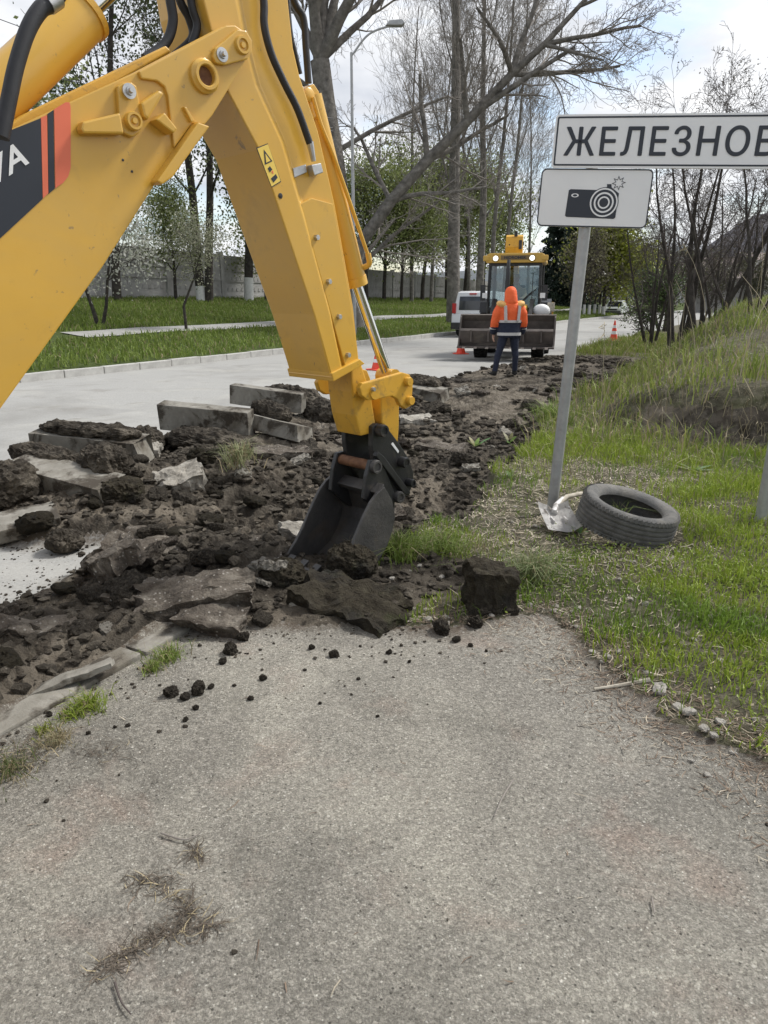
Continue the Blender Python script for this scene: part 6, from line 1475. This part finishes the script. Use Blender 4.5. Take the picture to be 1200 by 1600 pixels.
shC = shrub('bare_shrub', 1185, 480, 14, 4.4, 3, 63, 'bare tree on the bank near the second post', (.12, .1), gs, r=.045)
for i, (px, Y, sc_, lab_) in enumerate(((1022, 24, .9, 'bare shrub leaning over the road edge past the cones'), (1150, 21, .8, 'bare shrub in front of the long pale building'), (1090, 30, 1.1, 'bare shrub behind the many-stemmed tree'), (1125, 24, 1.0, 'bare shrub beside the dense dark bare tree'), (1040, 36, 1.2, 'bare shrub before the little pale house'))):
    q = atY(px, 480, Y); q.z = hz(q.x, q.y); tcopy((shA, shB, shC)[i % 3], q, 1.1 + i * 1.9, sc_, lab_, gs)
# green bush by the road edge
q = atY(1018, 500, 30); q.z = hz(q.x, q.y)
tree('green_bush', q, leafy(65, 2.0, .05, dict(ol, spawn_from=[.05, .1, .1], kids=[2.6, 2, 1.6], ratio=[.7, .6, .5], ang=[50, 48, 45])), 'low green bush at the road edge beyond the traffic cones', None, BARKD, TWIGD, ((.05, .085, .025), (.11, .15, .05)), 3500, .05, .25, 0, 65)
# wood closing the end of the road
bd = np.random.default_rng(77)
fw = leafy(71, 9, .18); fwt = None
for i, (px, Y, sc_) in enumerate(((935, 105, 1.0), (955, 118, 1.0), (975, 125, .9), (995, 110, .8), (1015, 100, .7), (1040, 90, .6), (1075, 95, .65), (1110, 90, .6), (1150, 95, .6), (1190, 90, .6), (905, 120, 1.1), (925, 135, 1.1))):
    q = atY(px, 470, Y); q.z = -.3
    if fwt is None: fwt = tree('far_tree', q, fw, 'grey-green tree in the belt closing the far end of the road', 'trees at the far end of the road', BARKD, TWIG, ((.07, .075, .04), (.13, .125, .07)), 3500, .2, .7, 0, 71)
    else: tcopy(fwt, q, i * 1.3, sc_)

# ================================================================ FENCE, LAMP, WIRES, BUILDINGS
NF = -27.2
fx, fy = xy(20, NF); fen = empty('concrete_fence', (fx, fy, 0)); tag(fen, 'grey precast concrete panel fence along the top of the lawn', 'fence')
bm = bmesh.new(); Lp_ = 3.9; Hp = 2.35
b_box(bm, (-Lp_ / 2, -.06, 0), (Lp_ / 2, .06, Hp))
for zr in (.25, 1.0, 1.55): b_box(bm, (-Lp_ / 2, -.10, zr - (.25 if zr == .25 else .03)), (Lp_ / 2, -.061, zr + .04))
for r_ in range(3):
    for c_ in range(9):
        x0 = -Lp_ / 2 + .35 + c_ * .40; z0 = (.62, 1.20, 1.75)[r_] - .05
        b_prism(bm, [(x0 - .09, z0 - .08), (x0 + .09, z0 - .08), (x0 + .05, z0 + .09), (x0 - .05, z0 + .09)], -.085, -.061)
panel = from_bm('fence_panel', bm, FENCE, fen)
bm = bmesh.new(); b_box(bm, (-.13, -.14, -.2), (.13, .14, Hp + .12)); bevel(bm, .015); post_ = from_bm('fence_post', bm, FENCE, fen)
for i in range(22):
    s0 = 10 + i * 4.16; x, y = xy(s0, NF); z = hz(x, y)
    for src, ds in ((panel, 0), (post_, 2.08)):
        o = src if i == 0 else link(src.copy(), fen); x, y = xy(s0 + ds, NF); o.location = Vector((x, y, z - .05 - .012 * max(0, s0 - 30))) - fen.location; o.rotation_euler = (0, 0, math.pi / 2 - RA)
        if src is panel: o.rotation_euler.z += math.pi * 0
# street lamp among the trees
lb = lawn_at(557, -13.6); lamp = empty('street_lamp', lb); tag(lamp, 'grey steel street lamp with curved arm among the bare branches', 'street lamp')
htop = atY(557, 82, lb.y).z - lb.z; tipv = atY(628, 38, lb.y) - lb
bm = bmesh.new(); b_tube(bm, [(0, 0, -.2), (0, 0, htop * .5), (0, 0, htop)], [.075, .06, .045], 12); from_bm('pole', bm, GALV, lamp)
bm = bmesh.new(); b_tube(bm, spline([(0, 0, htop - .1), (tipv.x * .35, 0, htop + (tipv.z - htop) * .65), (tipv.x * .85, 0, tipv.z)], 6), .035, 8); from_bm('arm', bm, GALV, lamp)
bm = bmesh.new(); b_prism(bm, [(tipv.x * .68, tipv.z - .06), (tipv.x * .75, tipv.z + .08), (tipv.x * 1.0, tipv.z + .12), (tipv.x * 1.06, tipv.z + .02), (tipv.x * 1.0, tipv.z - .06)], -.14, .14); bevel(bm, .03); from_bm('lamp_head', bm, GALV, lamp)
# overhead wires running to the lamp line
for k, (p_a, p_b) in enumerate((((-60, -8), (520, 205)), ((-60, 50), (520, 185)), ((-60, 74), (520, 200)), ((-60, 88), (520, 215)))):
    A_ = atY(*p_a, 21); B_ = atY(*p_b, 27.5); bm = bmesh.new(); d_ = B_ - A_; A2 = A_ - d_ * .6
    P = [A2.lerp(B_, t) - Vector((0, 0, .25 * 4 * t * (1 - t))) for t in np.linspace(0, 1, 24)]
    b_tube(bm, [p - A2 for p in P], .011, 5); o = from_bm('overhead_wire', bm, RUBBER); o.location = A2; tag(o, 'thin black overhead wire crossing the sky above the boom', 'wire', 'overhead wires')
up_ = empty('utility_pole', (A2.x, A2.y, hz(A2.x, A2.y))); tag(up_, 'concrete utility pole carrying the overhead wires', 'pole')
bm = bmesh.new(); b_tube(bm, [(0, 0, -.3), (0, 0, A2.z + 1.2)], [.14, .09], 10); from_bm('pole', bm, FENCE, up_)
# buildings beyond the thicket
PLAST = mat('pale_plaster', [(.3, (.36, .34, .33)), (.7, (.47, .45, .43))], 1.2, .9); ROOFT = mat('grey_roof', [(.3, (.16, .12, .11)), (.7, (.24, .19, .17))], 3, .85)
def house(px, py, Y, L, D, H_, roofh, label, rz=.3, wall=PLAST, nwin=3):
    q = atY(px, py, Y); h_ = empty('house', q, rz); tag(h_, label, 'house', None)
    bm = bmesh.new(); b_box(bm, (-L / 2, -D / 2, -4), (L / 2, D / 2, H_)); from_bm('wall', bm, wall, h_)
    bm = bmesh.new(); b_prism(bm, [(-D / 2 - .4, H_ + .01), (D / 2 + .4, H_ + .01), (0, H_ + roofh)], -L / 2 - .4, L / 2 + .4, 'x'); from_bm('roof', bm, ROOFT, h_)
    for k in range(nwin):
        x = -L / 2 + L * (k + .5) / nwin; bm = bmesh.new(); b_box(bm, (x - .55, -D / 2 - .03, H_ * .4), (x + .55, -D / 2 - .005, H_ * .4 + 1.3)); w_ = from_bm('window', bm, GLASSD, h_)
        bm = bmesh.new(); b_box(bm, (x - .62, -D / 2 - .08, H_ * .4 - .1), (x + .62, -D / 2 - .005, H_ * .4 - .02)); from_bm('sill', bm, PLAST, w_)
    return h_
house(1165, 470, 95, 12, 6, 2.6, 1.0, 'long pale low building behind the bare thicket', .15, nwin=4)
house(1085, 452, 190, 9, 8, 4, 2.5, 'white house at the foot of the hill left of the dense bare tree')
house(1045, 450, 220, 9, 8, 4, 2.5, 'small white house low on the slope beyond the road end', .5)
house(1120, 440, 260, 10, 8, 5, 3, 'pale house on the hillside above the long low building', -.2)
house(1172, 428, 300, 12, 9, 5, 3, 'white house high on the hillside near the second post', .1)
house(1025, 462, 150, 8, 7, 3, 2, 'little pale house just beyond the green bush', -.3)
